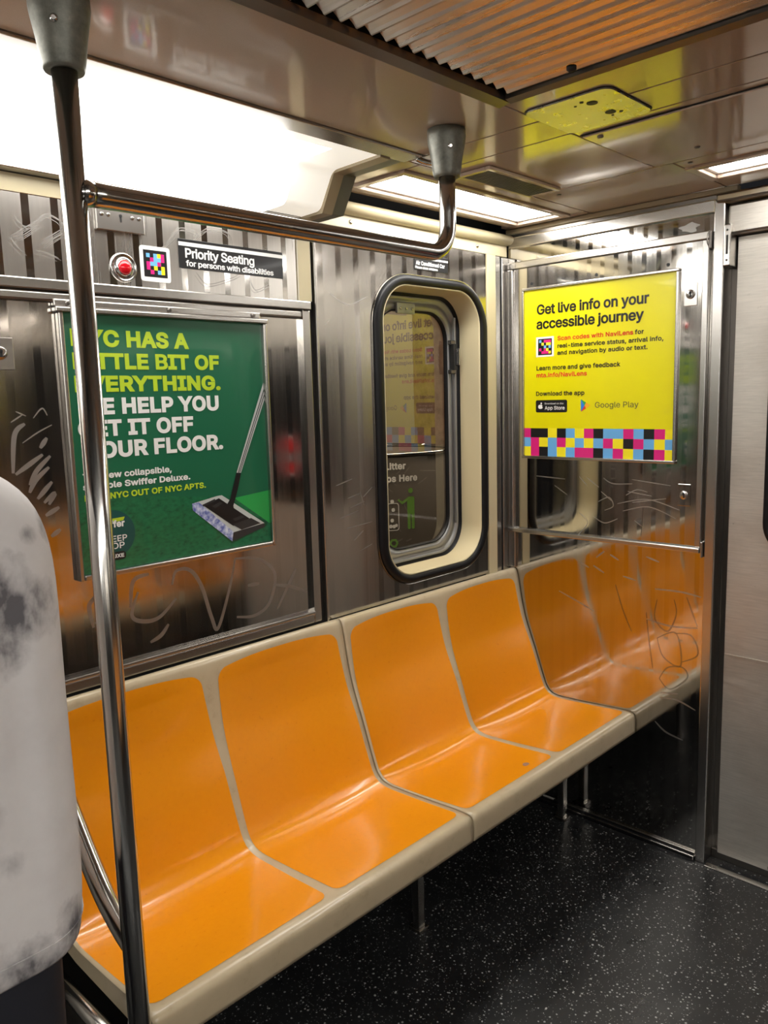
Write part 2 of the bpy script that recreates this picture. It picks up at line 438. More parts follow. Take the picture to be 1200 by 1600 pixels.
def text(mb, fn, body, x0, x1, zb, cap, bold=.02, m=None, spacing=1.):
    """lettering fitted between x0 and x1 on baseline zb; fn(s, z, e) -> 3-D point, s along reading direction.
    bold: how far each stroke is fattened on every side, in ems"""
    bold = max(bold, 0); C = contours(body, spacing+bold*1.5)
    sgn = 1 if area2(max(C, key=lambda c: abs(area2(c)))) > 0 else -1
    outer = [c if area2(c) > 0 else c[::-1] for c in C if area2(c)*sgn > 0]; holes = [c if area2(c) < 0 else c[::-1] for c in C if area2(c)*sgn < 0]
    cs = [grow(c, bold) for c in outer]
    for h in holes:
        for f in (1, .6, .3, 0):
            q = grow(h, bold*f)
            if area2(q) < .45*area2(h) or f == 0: cs.append(q); break
    cs = sorted(((min(p[0] for p in c), max(p[0] for p in c), c) for c in cs), key=lambda v: v[0])
    a, b = cs[0][0], max(c[1] for c in cs)
    sx = (x1-x0)/(b-a); sz = cap/(CAP+2*bold); i = mb.mi(m) if m else 0
    glyphs = []; hi = -1e9
    for lo, h_, c in cs:
        if lo < hi: glyphs[-1].append(c); hi = max(hi, h_)
        else: glyphs.append([c]); hi = h_
    for gl in glyphs:
        for quad in fill(gl):
            f = mb.bm.faces.new([mb.bm.verts.new(fn(x0+(p[0]-a)*sx, zb+(p[1]+bold)*sz)) for p in quad]); f.material_index = i
def letter(parent, name, *args, label=None, **kw):
    """one printed line of lettering as its own part"""
    q = MB(); text(q, *args, **kw); o = q.build(name, None, parent)
    return tag(o, label)
fL = lambda d: (lambda s, z, e=0.: (s, -d-e, z))
fE = lambda d: (lambda s, z, e=0.: (-d-e, -s, z))       # s = -y so text runs towards -y

# ================================================================== SETTING
CZ = 2.095      # ceiling
XB = -6.2       # far end of the modelled car
YR = -2.75      # opposite side wall
mb = MB(); mb.box(XB, .12, YR, .0, -.06, 0)
struct(mb, 'floor', 'floor')
mb = MB(); mb.box(-.030, -.006, -1.66, -.772, 0, .006, bev=.0015)
struct(mb, 'trim_1', 'steel_trim')

# ---- ceiling: enamelled panels with open joints under a dark backing
mb = MB(); g = .0024
def cp(x0, x1, y0, y1, z=CZ): mb.box(x0+g, x1-g, y0+g, y1-g, z, z+.012, 'ceiling', .0012)
cp(XB, -.893, -.716, -.392)
cp(-.893, -.77, -.716, -.335); cp(-.77, -.36, -.716, -.335)
cp(-1.042, -.893, -2.03, -.716); cp(-.893, -.77, -2.03, -.716)
cp(-.77, -.36, -2.03, -.716)
cp(-.36, -.002, -.764, -.335)
cp(-.36, -.290, -2.03, -.764); cp(-.118, -.002, -2.03, -.764)
cp(-.906, -.846, -.335, 0); cp(-.046, -.002, -.335, 0)
cp(-.846, -.046, -.335, -.282); cp(-.846, -.046, -.062, -.028)
cp(XB, -.002, -2.42, -2.03)
mb.box(XB, .12, YR, -.745, 2.26, 2.27, 'black'); mb.box(-1.03, .12, -2.03, .03, CZ+.040, CZ+.05, 'black'); mb.box(XB, -1.03, -.72, .03, CZ+.040, CZ+.05, 'black')
mb.box(XB, -1.03, -.7245, -.7205, CZ+.0125, 2.26, 'black'); mb.box(-1.038, -1.030, -2.03, -.7245, CZ+.0125, 2.26, 'black'); mb.box(XB, -1.04, -2.03, -2.022, CZ+.0125, 2.26, 'black')
struct(mb, 'ceiling')
# cove strips between ceiling and end wall
mb = MB()
mb.box(-.016, .01, -.80, -.001, 2.078, CZ-.001, 'beige_trim', .003); mb.box(-.010, .01, -.80, -.001, 2.064, 2.0775, 'steel_dark', .002); mb.box(-.014, .01, -.735, -.012, 2.030, 2.0635, 'steel_trim', .002)
struct(mb, 'trim_2')

# ---- side wall (y = 0)
mb = MB()
mb.box(-1.95, -.983, .0, .03, 1.789, 1.957, 'steel_side')                # striped band above the rail
mb.box(-1.95, -.972, .004, .03, .912, 1.770, 'steel_panel')              # big polished panel
mb.box(-1.95, .10, .012, .04, 0, .93, 'black')                           # dark wall behind the bench
mb.box(-.9785, -.9315, -.002, .03, 1.790, 1.957, 'beige', .001)
mb.box(-.9405, -.9235, .010, .03, .85, 1.957, 'black')
mb.box(-1.95, -.924, -.002, .03, 1.957, 2.0, 'beige', .001)
mb.box(-1.95, .12, .031, .05, 1.94, 2.2, 'black')
struct(mb, 'wall_left')
# window panel with its rounded opening
WX0, WX1, WZ0, WZ1 = -.915, -.133, .880, 2.001
wcx, wcz, ww, wh, wr = -.417, 1.409, .505, .945, .135
ring = rrect(wcx, wcz, ww, wh, wr, 12)
def to_rect(p):
    dx, dz = p[0]-wcx, p[1]-wcz; k = 1e9
    if dx > 1e-9: k = min(k, (WX1-wcx)/dx)
    if dx < -1e-9: k = min(k, (WX0-wcx)/dx)
    if dz > 1e-9: k = min(k, (WZ1-wcz)/dz)
    if dz < -1e-9: k = min(k, (WZ0-wcz)/dz)
    return [wcx+dx*k, wcz+dz*k]
out = [to_rect(p) for p in ring]
for c in ((WX1,WZ1), (WX0,WZ1), (WX0,WZ0), (WX1,WZ0)):
    k = min(range(len(out)), key=lambda i: (out[i][0]-c[0])**2+(out[i][1]-c[1])**2); out[k] = list(c)
mb = MB()
mb.loft([[(p[0], .03, p[1]) for p in out], [(p[0], 0, p[1]) for p in out], [(p[0], 0, p[1]) for p in ring], [(p[0], .03, p[1]) for p in ring]], smooth=False)
wall_win = struct(mb, 'wall_left_window_panel', 'steel_win'); 
# beige header, post and corner strips
mb = MB()
mb.box(-.9185, -.905, .0, .03, 2.001, 2.04, 'beige', .001); mb.box(-.9185, -.012, -.003, .03, 2.0015, 2.042, 'beige', .001)
mb.box(-.130, -.080, -.004, .03, .870, 2.002, 'beige', .002)
struct(mb, 'trim_3')
mb = MB()
prof = [(.02, 2.040)] + [(-.010-.024*math.sin(math.radians(a)), 2.0575-.0175*math.cos(math.radians(a))) for a in range(0, 181, 15)] + [(.02, 2.075)]
mb.prism([(-1.0, y, z) for y, z in prof], (.988, 0, 0))
for f in mb.bm.faces: f.smooth = True
struct(mb, 'trim_4', 'beige')
mb = MB()
mb.box(-.079, -.052, -.002, .03, .870, 2.002, 'steel_trim', .002); mb.box(-.051, -.040, .004, .03, .87, 2.0, 'black'); mb.box(-.039, -.0015, -.002, .03, .87, 2.0, 'steel_trim', .002)
struct(mb, 'trim_5')
mb = MB()   # frame of the polished bay: rail above, sill below, post on the right
mb.box(-1.95, -.9435, -.012, .03, 1.766, 1.789, 'steel_trim', .003)
mb.box(-.972, -.9435, -.006, .03, .885, 1.7655, 'steel_trim', .003)
mb.box(-.9745, -.9722, -.010, .03, .921, 1.7655, 'steel_bar')
mb.box(-1.95, -.9725, -.008, .03, .885, .912, 'steel_trim', .004); mb.box(-1.95, -.9725, -.014, .03, .9125, .921, 'steel_trim', .002)
mb.box(-1.95, -.9722, -.007, .004, 1.742, 1.765, 'steel_trim', .006)  # added strip standing in for the bright reflection of the rail
struct(mb, 'trim_6')
mb = MB(); mb.box(-.9230, -.9165, -.007, .03, .872, 1.957, bev=.002); struct(mb, 'trim_7', 'steel_trim')
# side door pocket further down the car, opposite wall, far end (seen only in reflections)
mb = MB()
mb.box(XB, -1.953, .01, .05, 0, 2.06, 'steel_panel'); mb.box(-1.99, -1.953, -.02, .01, 0, 2.0, 'steel_trim', .004)
mb.box(-2.53, -2.0, -.001, .01, .02, 1.95, 'steel_door'); mb.box(-2.42, -2.12, -.006, -.001, 1.02, 1.72, 'black', .04)
mb.box(-3.1, -2.56, -.001, .01, .02, 1.95, 'steel_door'); mb.box(-2.97, -2.67, -.006, -.001, 1.02, 1.72, 'black', .04)
struct(mb, 'wall_left_doorway')
mb = MB()
mb.box(XB, .12, YR-.04, YR, 0, CZ, 'steel_panel')
for x in (-4.6, -3.1, -1.5, -.42): mb.box(x-.24, x+.24, YR, YR+.008, .96, 1.86, 'black', .003)
struct(mb, 'wall_right')
mb = MB(); mb.box(XB-.04, XB, YR, .03, 0, CZ+.15, 'steel_dark'); struct(mb, 'wall_back')

# ---- end wall (x = 0)
mb = MB()
mb.box(0, .03, -.7335, -.001, .022, 2.064)
struct(mb, 'wall_front', 'steel_end')
mb = MB(); mb.box(.0, .03, YR, -1.70, 0, 2.08); struct(mb, 'wall_front_beside_door', 'steel_end')
mb = MB()   # floor-line bead
mb.box(-.010, 0, -.7335, -.20, .016, .0235, 'steel_trim', .002); mb.box(-.022, 0, -.7335, -.02, 0, .0155, 'rubber', .003)
struct(mb, 'baseboard_front')
mb = MB()   # door post
mb.box(-.014, .055, -.7655, -.7345, 0, 2.063, 'steel_trim', .003)
struct(mb, 'trim_8')
mb = MB()   # frame strip along the corner of the end wall
mb.box(-.010, 0, -.0325, -.0025, .885, 1.955, 'steel_trim', .003)
struct(mb, 'trim_9')

# ---- end door
mb = MB()
mb.box(.052, .072, -.785, -.766, .03, 2.0, 'steel_dark'); mb.box(.045, .10, -1.70, -.766, -.001, .030, 'steel_dark', .002)
mb.box(.10, .12, -1.70, -.766, 0, 2.09, 'black')
mb.box(-.004, .09, -1.70, -.772, 1.962, 2.045, 'steel_door', .006); mb.box(-.028, .09, -1.70, -.742, 2.050, 2.076, 'beige_trim', .007)
struct(mb, 'door_1_frame')
dcx, dcz, dw, dh = -1.245, 1.40, .68, .72
mb = MB(); r_in = rrect(dcx, dcz, dw, dh, .09, 10)
WX0, WX1, WZ0, WZ1, wcx2, wcz2 = -1.69, -.792, .034, 1.955, dcx, dcz
def tr2(p):
    dx, dz = p[0]-wcx2, p[1]-wcz2; k = 1e9
    if dx > 1e-9: k = min(k, (WX1-wcx2)/dx)
    if dx < -1e-9: k = min(k, (WX0-wcx2)/dx)
    if dz > 1e-9: k = min(k, (WZ1-wcz2)/dz)
    if dz < -1e-9: k = min(k, (WZ0-wcz2)/dz)
    return [wcx2+dx*k, wcz2+dz*k]
out = [tr2(p) for p in r_in]
for c in ((WX1,WZ1), (WX0,WZ1), (WX0,WZ0), (WX1,WZ0)):
    k = min(range(len(out)), key=lambda i: (out[i][0]-c[0])**2+(out[i][1]-c[1])**2); out[k] = list(c)
mb.loft([[(.06, p[0], p[1]) for p in out], [(.025, p[0], p[1]) for p in out], [(.025, p[0], p[1]) for p in r_in], [(.06, p[0], p[1]) for p in r_in]], smooth=False)
mb.box(.022, .026, -1.69, -.793, .700, .703, 'scratch_dark')
door = struct(mb, 'door_1', 'steel_door')
door.data.materials.clear(); door.data.materials.append(M['steel_door']); door.data.materials.append(M['scratch_dark'])
mb = MB(); R1 = rrect(dcx, dcz, dw+.03, dh+.03, .10, 10); R2 = rrect(dcx, dcz, dw-.01, dh-.01, .085, 10)
mb.loft([[(.025, *p) for p in R1], [(.016, *p) for p in rrect(dcx,dcz,dw+.018,dh+.018,.095,10)], [(.017, *p) for p in rrect(dcx,dcz,dw+.002,dh+.002,.09,10)], [(.03, *p) for p in R2]])
mb.build('gasket', 'rubber', door)
mb = MB(); mb.face([(.032, *p) for p in R2]); mb.build('pane', mat('door_glass', (.02,.02,.02), .05, 0, 0, .6), door)
mb = MB(); mb.lathe([(.008,.0),(.008,-.004),(.004,-.005)], (.025, -.955, .045), 'x', 'scratch_dark', 14); mb.build('screw', None, door)

# ================================================================== WINDOW
win = tag(bpy.data.objects.new('window_1', None), kind='structure'); COL.objects.link(win)
wcx, wcz = -.417, 1.409
RO, RI = (.556, .972, .155), (.482, .918, .118)     # gasket outer, inner outlines
def wr_(k, y):      # outline between outer (k=0) and inner (k=1)
    w_, h_, r_ = (a+(b-a)*k for a, b in zip(RO, RI)); return [(p[0], y, p[1]) for p in rrect(wcx, wcz, w_, h_, r_, 14)]
mb = MB(); mb.loft([wr_(0,.001), wr_(0,-.006), wr_(.06,-.011), wr_(.25,-.014), wr_(.5,-.015), wr_(.75,-.014), wr_(.94,-.010), wr_(1,-.004), wr_(1,.012)])
mb.build('gasket', 'rubber', win)
mb = MB(); mb.loft([[(p[0], -.0045, p[1]) for p in rrect(wcx,wcz,.566,.982,.160,14)], [(p[0], -.0045, p[1]) for p in rrect(wcx,wcz,.557,.973,.155,14)], [(p[0], .001, p[1]) for p in rrect(wcx,wcz,.556,.972,.155,14)]])
tag(mb.build('trim_ring', 'steel_bar', win), 'bright metal ring')
def ro(w_, h_, r_, y, dz=0): return [(p[0], y, p[1]) for p in rrect(wcx, wcz+dz, w_, h_, r_, 14)]
mb = MB(); mb.loft([ro(.482,.918,.118,-.006), ro(.476,.912,.116,-.008), ro(.474,.908,.115,.0), ro(.466,.896,.110,.078)])
mb.build('reveal', 'beige', win)
mb = MB(); mb.loft([ro(.466,.896,.110,.078), ro(.464,.894,.110,.086), ro(.448,.878,.105,.086), ro(.444,.874,.104,.094)])
mb.build('inner_seal', 'rubber', win)
mb = MB(); mb.loft([ro(.446,.876,.104,.086), ro(.428,.858,.100,.082), ro(.424,.852,.100,.092), ro(.406,.838,.098,.092), ro(.402,.834,.098,.086), ro(.352,.792,.094,.086), ro(.346,.786,.092,.100)])
mb.build('sash', 'grey_sash', win)
mb = MB(); mb.loft([ro(.350,.790,.094,.087), ro(.346,.786,.092,.0845), ro(.340,.780,.090,.087), ro(.338,.778,.089,.1)]); mb.build('pane_seal', 'rubber', win)
mb = MB(); mb.face(ro(.344,.784,.092,.097)); mb.build('pane', 'glass', win)
mb = MB(); mb.box(-.235, -.217, .062, .083, 1.61, 1.70, 'black', .002); mb.box(-.226, -.216, .050, .064, 1.625, 1.685, 'steel_trim', .003)
for z in (1.605, 1.705): mb.box(-.243, -.216, .070, .084, z-.007, z+.007, 'steel_dark', .002)
lt = mb.build('latch', None, win)
mb = MB(); mb.box(-.2165, -.209, .074, .084, 1.07, 1.79, 'grey_sash', .002); mb.build('latch_rod', None, win)
mb = MB(); mb.box(-.505, -.42, .074, .084, 1.79, 1.825, 'grey_sash', .002)
for x in (-.49, -.463, -.435): mb.lathe([(.004,.0),(.004,-.002),(.002,-.003)], (x, .074, 1.806), 'y', 'steel_bar', 10)
mb.build('catch_plate', None, win)

# ================================================================== LIGHTS
def light_box(x0, x1, sgn, y_wall, name, label, cap):
    """cove light: diffuser folded from ceiling to wall; sgn=-1 means it sticks out to -y"""
    Y = lambda v: y_wall + sgn*abs(v)
    t = thing(name, label, 'light', (0, 0, 0))
    A, B, C, D = (Y(.328), 2.094), (Y(.167), 2.091), (Y(.114), 2.003), (Y(.040), 2.001)
    def strip(a, b, n=1): return [a, b]
    def section(xa, xb, m, nm):
        q = MB(); rad = [A]
        def corner(P, Q, R, r=.020, n=6):
            p, q_, r_ = (Vector(v) for v in (P, Q, R)); u = (p-q_).normalized(); v = (r_-q_).normalized()
            s, e = q_+u*r, q_+v*r
            return [tuple((1-k/n)**2*s + 2*(1-k/n)*(k/n)*q_ + (k/n)**2*e) for k in range(n+1)]
        pr = ([A0] if m != 'lamp_end' else [A])+corner(A,B,C)+corner(B,C,D,.015)+[D]
        q.loft([[(xa, *p) for p in pr], [(xb, *p) for p in pr]], m, closed=False)
        return q.build(nm, None, t, recalc=False)
    A0 = (Y(.290), 2.0934)
    q = MB(); q.loft([[(x0, *A), (x0, Y(.291), 2.0934)], [(x1-.115, *A), (x1-.115, Y(.291), 2.0934)]], 'lamp_end', closed=False); tag(q.build('diffuser_edge', None, t, recalc=False), 'dimmer edge of the diffuser')
    section(x0, x1-.115, 'lamp' if cap and sgn < 0 else 'lamp_far', 'diffuser')
    o = section(x1-.115, x1, 'lamp_end', 'diffuser_end'); tag(o, 'dimmer end of the diffuser')
    q = MB(); q.box(x0, x1+.085, Y(.392), Y(.331), 2.090, 2.0995, 'steel_trim', .003); q.build('trim_strip', None, t)
    q = MB(); q.box(x0, x1, Y(.0395), Y(.001), 1.994, 2.0015, 'steel_trim', .002); q.box(x0, x1, Y(.010), Y(.001), 1.999, 1.9935, 'black'); q.build('bottom_strip', None, t)
    def capslice(xa, xb, o_, i_, m, nm):
        q = MB()
        P0 = [(Y(.334+o_*.2), 2.0985), (Y(.334+o_*.2), 2.093-o_), (Y(.168+o_*.5), 2.090-o_), (Y(.116+o_), 2.002-o_), (Y(.004), 2.001-o_)]
        P1 = [(Y(.004), 2.012), (Y(.105-i_), 2.013), (Y(.155), 2.0985)]
        q.prism([(xa, *p) for p in P0+P1], (xb-xa, 0, 0), m)
        return q.build(nm, None, t)
    if cap:
        o = capslice(x1, x1+.034, .006, 0, 'beige_trim', 'end_flange'); tag(o, 'tan end flange')
        o = capslice(x1+.0345, x1+.080, .001, 0, 'slate', 'end_cap'); tag(o, 'slate grey end cap')
    return t
light_box(-5.8, -.990, -1, 0., 'cove_light', 'long glowing white cove light box with slate end cap above the green poster', True)
light_box(-5.8, -1.30, 1, YR, 'cove_light', 'long cove light box on the opposite wall, seen only in reflections', True)
# short hook bracket at the end of the strip
mb = MB(); mb.tube(smooth_path([(-.906,-.375,2.091),(-.892,-.385,2.084),(-.875,-.40,2.080),(-.868,-.418,2.082)], 5), .007, 'steel_bar', 10)
tag(mb.build('trim_hook'), 'small bright curled metal clip at the end of the light trim strip', 'clip')

def panel_light(x0, x1, y0, y1, label, group=None):
    t = thing('ceiling_light', label, 'light', ((x0+x1)/2, (y0+y1)/2, CZ), group)
    q = MB(); f = .026; z0, z1 = CZ-.006, CZ+.03
    for a in ((x0,x1,y0,y0+f), (x0,x1,y1-f,y1), (x0,x0+f,y0+f+.0003,y1-f-.0003), (x1-f,x1,y0+f+.0003,y1-f-.0003)): q.box(*a, z0, z1, 'ceiling', .003)
    q.build('frame', None, t)
    q = MB(); h = .012
    for a in ((x0+f,x1-f,y0+f,y0+f+h), (x0+f,x1-f,y1-f-h,y1-f), (x0+f,x0+f+h,y0+f+h,y1-f-h), (x1-f-h,x1-f,y0+f+h,y1-f-h)): q.box(*a, CZ+.004, CZ+.012, 'white_print', .002)
    q.build('diffuser_rim', None, t)
    q = MB(); q.box(x0+f+h, x1-f-h, y0+f+h, y1-f-h, CZ+.006, CZ+.012, 'lamp_panel'); q.build('diffuser', None, t)
panel_light(-.846, -.046, -.280, -.062, 'recessed white ceiling light over the window corner')
panel_light(-.290, -.118, -2.02, -.764, 'recessed white ceiling light above the end door')

# ================================================================== CEILING FITTINGS
t = thing('vent_grille', 'small dark slotted vent in the ceiling behind the second rail cone', 'vent', (-.545, -.39, CZ))
mb = MB(); z0 = CZ-.010; x0, x1, y0, y1, f = -.714, -.380, -.450, -.336, .016
for a in ((x0,x1,y0,y0+f), (x0,x1,y1-f,y1), (x0,x0+f,y0+f,y1-f), (x1-f,x1,y0+f,y1-f)): mb.box(*a, z0, CZ-.0005, 'ceiling', .003)
mb.build('frame', None, t)
mb = MB(); mb.box(x0+f, x1-f, y0+f, y1-f, CZ-.001, CZ-.0003, 'black'); mb.build('backing', None, t)
for k in range(13):
    mb = MB(); y = y0+f+.004+k*.0062
    mb.face([(x0+f, y, z0+.001), (x1-f, y, z0+.001), (x1-f, y+.004, CZ-.0015), (x0+f, y+.004, CZ-.0015)]); mb.box(x0+f, x1-f, y-.0012, y+.0012, z0+.0005, z0+.002)
    mb.build('slat', 'louvre_vent', t)
t = thing('speaker_plate', 'scuffed square metal cover plate with two dark holes in the ceiling', 'plate', (-.872, -.817, CZ))
mb = MB(); R = rrect(-.873, -.817, .192, .194, .022, 8)
mb.prism([(p[0], p[1], CZ-.0045) for p in R], (0, 0, .004), 'plate'); mb.build('plate', None, t)
mb = MB(); mb.prism([(p[0], p[1], CZ-.0016) for p in rrect(-.873, -.817, .198, .200, .025, 8)], (0, 0, .0012), 'black'); mb.build('dark_outline', None, t)  # black under-plate, added to draw the dark line around the cover
for x, y, r in ((-.917,-.851,.011), (-.843,-.851,.011), (-.935,-.838,.004), (-.925,-.818,.003), (-.830,-.868,.004), (-.822,-.845,.003)):
    mb = MB(); mb.lathe([(r,0),(r,.0006)], (x, y, CZ-.0055), 'z', 'black', 16); mb.build('hole', None, t)
t = thing('access_panel', 'flat taupe hatch panel in the ceiling to the right of the scuffed plate', 'panel', (-.58, -1.3, CZ))
mb = MB(); mb.box(-.739, -.428, -1.90, -.726, CZ-.006, CZ-.0020, 'ceiling', .0012); mb.build('panel', None, t)
mb = MB(); mb.box(-.743, -.424, -1.904, -.722, CZ-.0018, CZ-.0004, 'black'); mb.build('dark_outline', None, t)  # black sheet standing in for the dark gap around the hatch
for x, y in ((-.471,-.875), (-.72,-.76)):
    mb = MB(); mb.lathe([(.007,0),(.007,-.003),(.003,-.005)], (x, y, CZ-.006), 'z', 'steel_dark', 14); mb.build('screw', None, t)
for x, y in ((-.31,-.40), (-.335,-.80)):
    mb = MB(); mb.lathe([(.006,0),(.006,-.002),(.003,-.003)], (x, y, CZ-.0005), 'z', 'steel_dark', 12)
    tag(mb.build('ceiling_screw'), {-.31: 'dark screw head in the ceiling between the vent and the end wall', -.335: 'dark screw head in the ceiling beside the light above the end door'}[x], 'screw')
# big air grille
t = thing('air_grille', 'large ceiling air grille of polished louvers in a dark steel frame', 'grille', (-2.1, -1.37, CZ))
mb = MB()
mb.prism([(-3.6,-.7165,2.086),(-3.6,-.7165,2.0945),(-3.6,-.722,2.099),(-3.6,-.742,2.104),(-3.6,-.742,2.090)], (2.558,0,0), 'steel_dark')
mb.prism([(-1.042,-.7435,2.088),(-1.042,-.7435,2.0945),(-1.048,-.7435,2.099),(-1.060,-.7435,2.104),(-1.060,-.7435,2.092)], (0,-1.28,0), 'steel_dark')
mb.box(-3.6, -1.042, -2.03, -2.022, 2.088, 2.11, 'steel_dark'); mb.build('frame', None, t)
for k in range(62):
    x = -1.0645-.0338*k; mb = MB(); y1, y0 = -.752, -2.018
    n = 2
    # folded blade: rounded lip at its lower edge, sloping face behind it
    prof = [(x-.0290, 2.1155), (x-.018, 2.1105), (x-.007, 2.1035), (x-.0030, 2.0995), (x, 2.0990), (x+.0010, 2.102), (x-.0003, 2.106), (x-.004, 2.1075), (x-.018, 2.1130), (x-.0290, 2.118)]
    mb.prism([(a, y0, b) for a, b in prof], (0, y1-y0, 0)); mb.build('louver', 'louver', t)
mb = MB(); mb.lathe([(.009,0),(.009,-.006),(.004,-.010)], (-1.085, -.905, 2.100), 'z', 'black', 14); mb.build('latch_knob', None, t)

# ================================================================== HANDRAIL
PX, PY, R_ = -1.857, -.545, .0182
t = thing('grab_pole', 'polished steel standing pole with cross rail and seat-end arm, left of the bench', 'pole', (PX, PY, 0))
mb = MB(); mb.tube([(PX, PY, 0), (PX, PY, 1.0), (PX, PY, 2.01)], R_, n=28); mb.build('pole', 'steel_bar', t)
mb = MB(); mb.lathe([(.045,0),(.045,.006),(.026,.016)], (PX, PY, 0), 'z', n=28); mb.build('floor_flange', 'steel_trim', t)
X2, RZ, rb = -1.000, 1.833, .060
path = [(PX+.004, PY, RZ)] + [(PX+.05+k*(X2-rb-PX-.05)/10, PY, RZ) for k in range(11)] + [(X2-rb+rb*math.sin(a), PY, RZ+rb-rb*math.cos(a)) for a in [math.radians(9*k) for k in range(1, 11)]] + [(X2, PY, RZ+rb+.03), (X2, PY, 2.02)]
mb = MB(); mb.tube(path, R_, n=28); mb.build('rail', 'steel_bar', t)
mb = MB(); mb.lathe([(.0205,.008),(.0205,.0175),(.0195,.021),(.0184,.028)], (PX, PY, RZ), 'x', n=28); mb.build('weld_collar', 'steel_bar', t)
def cone(cx, lbl):
    mb = MB(); mb.lathe([(.0205,1.997),(.0275,1.996),(.0295,2.000),(.0305,2.006),(.0355,2.040),(.0405,2.066),(.0425,2.080),(.0420,CZ-.0008)], (cx, PY, 0), 'z', n=36)
    c = mb.build('ceiling_cone', 'cast', t)
    mb = MB(); a = math.radians(-128); x, y = cx+.0375*math.cos(a), PY+.0375*math.sin(a)
    mb.lathe([(.0055,-.002),(.0055,.002),(.003,.004)], (0,0,0), 'z', n=12)
    q = Vector((math.cos(a), math.sin(a), -.15)).normalized(); m4 = q.to_track_quat('Z', 'Y').to_matrix().to_4x4(); m4.translation = (x, y, 2.052)
    mb.bm.transform(m4); mb.build('cone_screw', 'steel_bar', c).location = -Vector(t.location) - Vector(c.location)
cone(PX, ''); cone(X2, '')
arm = smooth_path([(PX+.004,PY+.006,.617),(PX+.004,-.500,.633),(PX+.004,-.445,.667),(PX+.004,-.395,.715),(PX+.004,-.345,.770),(PX+.004,-.24,.890),(PX+.004,-.14,1.005),(PX+.004,-.07,1.03),(PX+.004,-.02,1.03)], 8)
mb = MB(); mb.tube(arm, R_*.98, n=24); mb.build('seat_end_arm', 'steel_bar', t)

# ================================================================== BENCHES
PROF = [(-.001,.868),(-.010,.8795),(-.022,.882),(-.032,.876),(-.041,.845),(-.056,.765),(-.075,.690),(-.113,.590),(-.148,.492),(-.166,.452),(-.186,.434),(-.215,.428),(-.26,.429),(-.337,.433),(-.43,.439),(-.478,.4415),(-.498,.4405),(-.5075,.4375),(-.5125,.431),(-.5150,.415),(-.5155,.390),(-.515,.372)]
PR = smooth_path(PROF, 6)
_acc = [0.]
for a, b in zip(PR, PR[1:]): _acc.append(_acc[-1]+math.hypot(a[0]-b[0], a[1]-b[1]))
LV = _acc[-1]
def prof_at(s):
    s = min(max(s, 0), LV); k = 0
    lo, hi = 0, len(_acc)-1
    while hi-lo > 1:
        m_ = (lo+hi)//2
        if _acc[m_] <= s: lo = m_
        else: hi = m_
    tt = (s-_acc[lo])/max(_acc[hi]-_acc[lo], 1e-9)
    a, b = PR[lo], PR[hi]
    p = (a[0]+(b[0]-a[0])*tt, a[1]+(b[1]-a[1])*tt)
    a, b = PR[max(lo-1,0)], PR[min(hi+1,len(PR)-1)]
    tx, tz = b[0]-a[0], b[1]-a[1]; l = math.hypot(tx, tz)
    return p, (tz/l, -tx/l)     # normal towards the sitter (out of the shell)
def lerp_tab(tab, s):
    for (a, va), (b, vb) in zip(tab, tab[1:]):
        if s <= b: return va+(vb-va)*max(0, (s-a))/(b-a)
    return tab[-1][1]
S_TOP = 0.040                      # arc length at the front of the top lip
S_CREASE = next(_acc[i] for i, p in enumerate(PR) if p[0] <= -.186)
S_FRONT = next(_acc[i] for i, p in enumerate(PR) if p[0] <= -.478)
DEPTH = [(0,.0), (S_TOP*.7,.0), (S_TOP+.06,.010), (S_TOP+.2,.020), (S_CREASE-.03,.027), (S_CREASE+.05,.022), (S_CREASE+.18,.013), (S_FRONT-.03,.004), (S_FRONT+.01,0), (LV,0)]
def seat_surface(x, s, xw, lift=0.):
    """bench surface: x from 0..xw along the unit, s arc length from wall to apron"""
    u = (x/(xw/2)) % 1.0
    if x >= xw-1e-9: u = 1.0
    dish = max(0., math.sin(PI*min(max(u,0),1)))**.75
    (y, z), (ny, nz) = prof_at(s)
    d = -lerp_tab(DEPTH, s)*dish + lift
    # bench top dips slightly towards the divider between two places
    return (x, y+ny*d, z+nz*d)
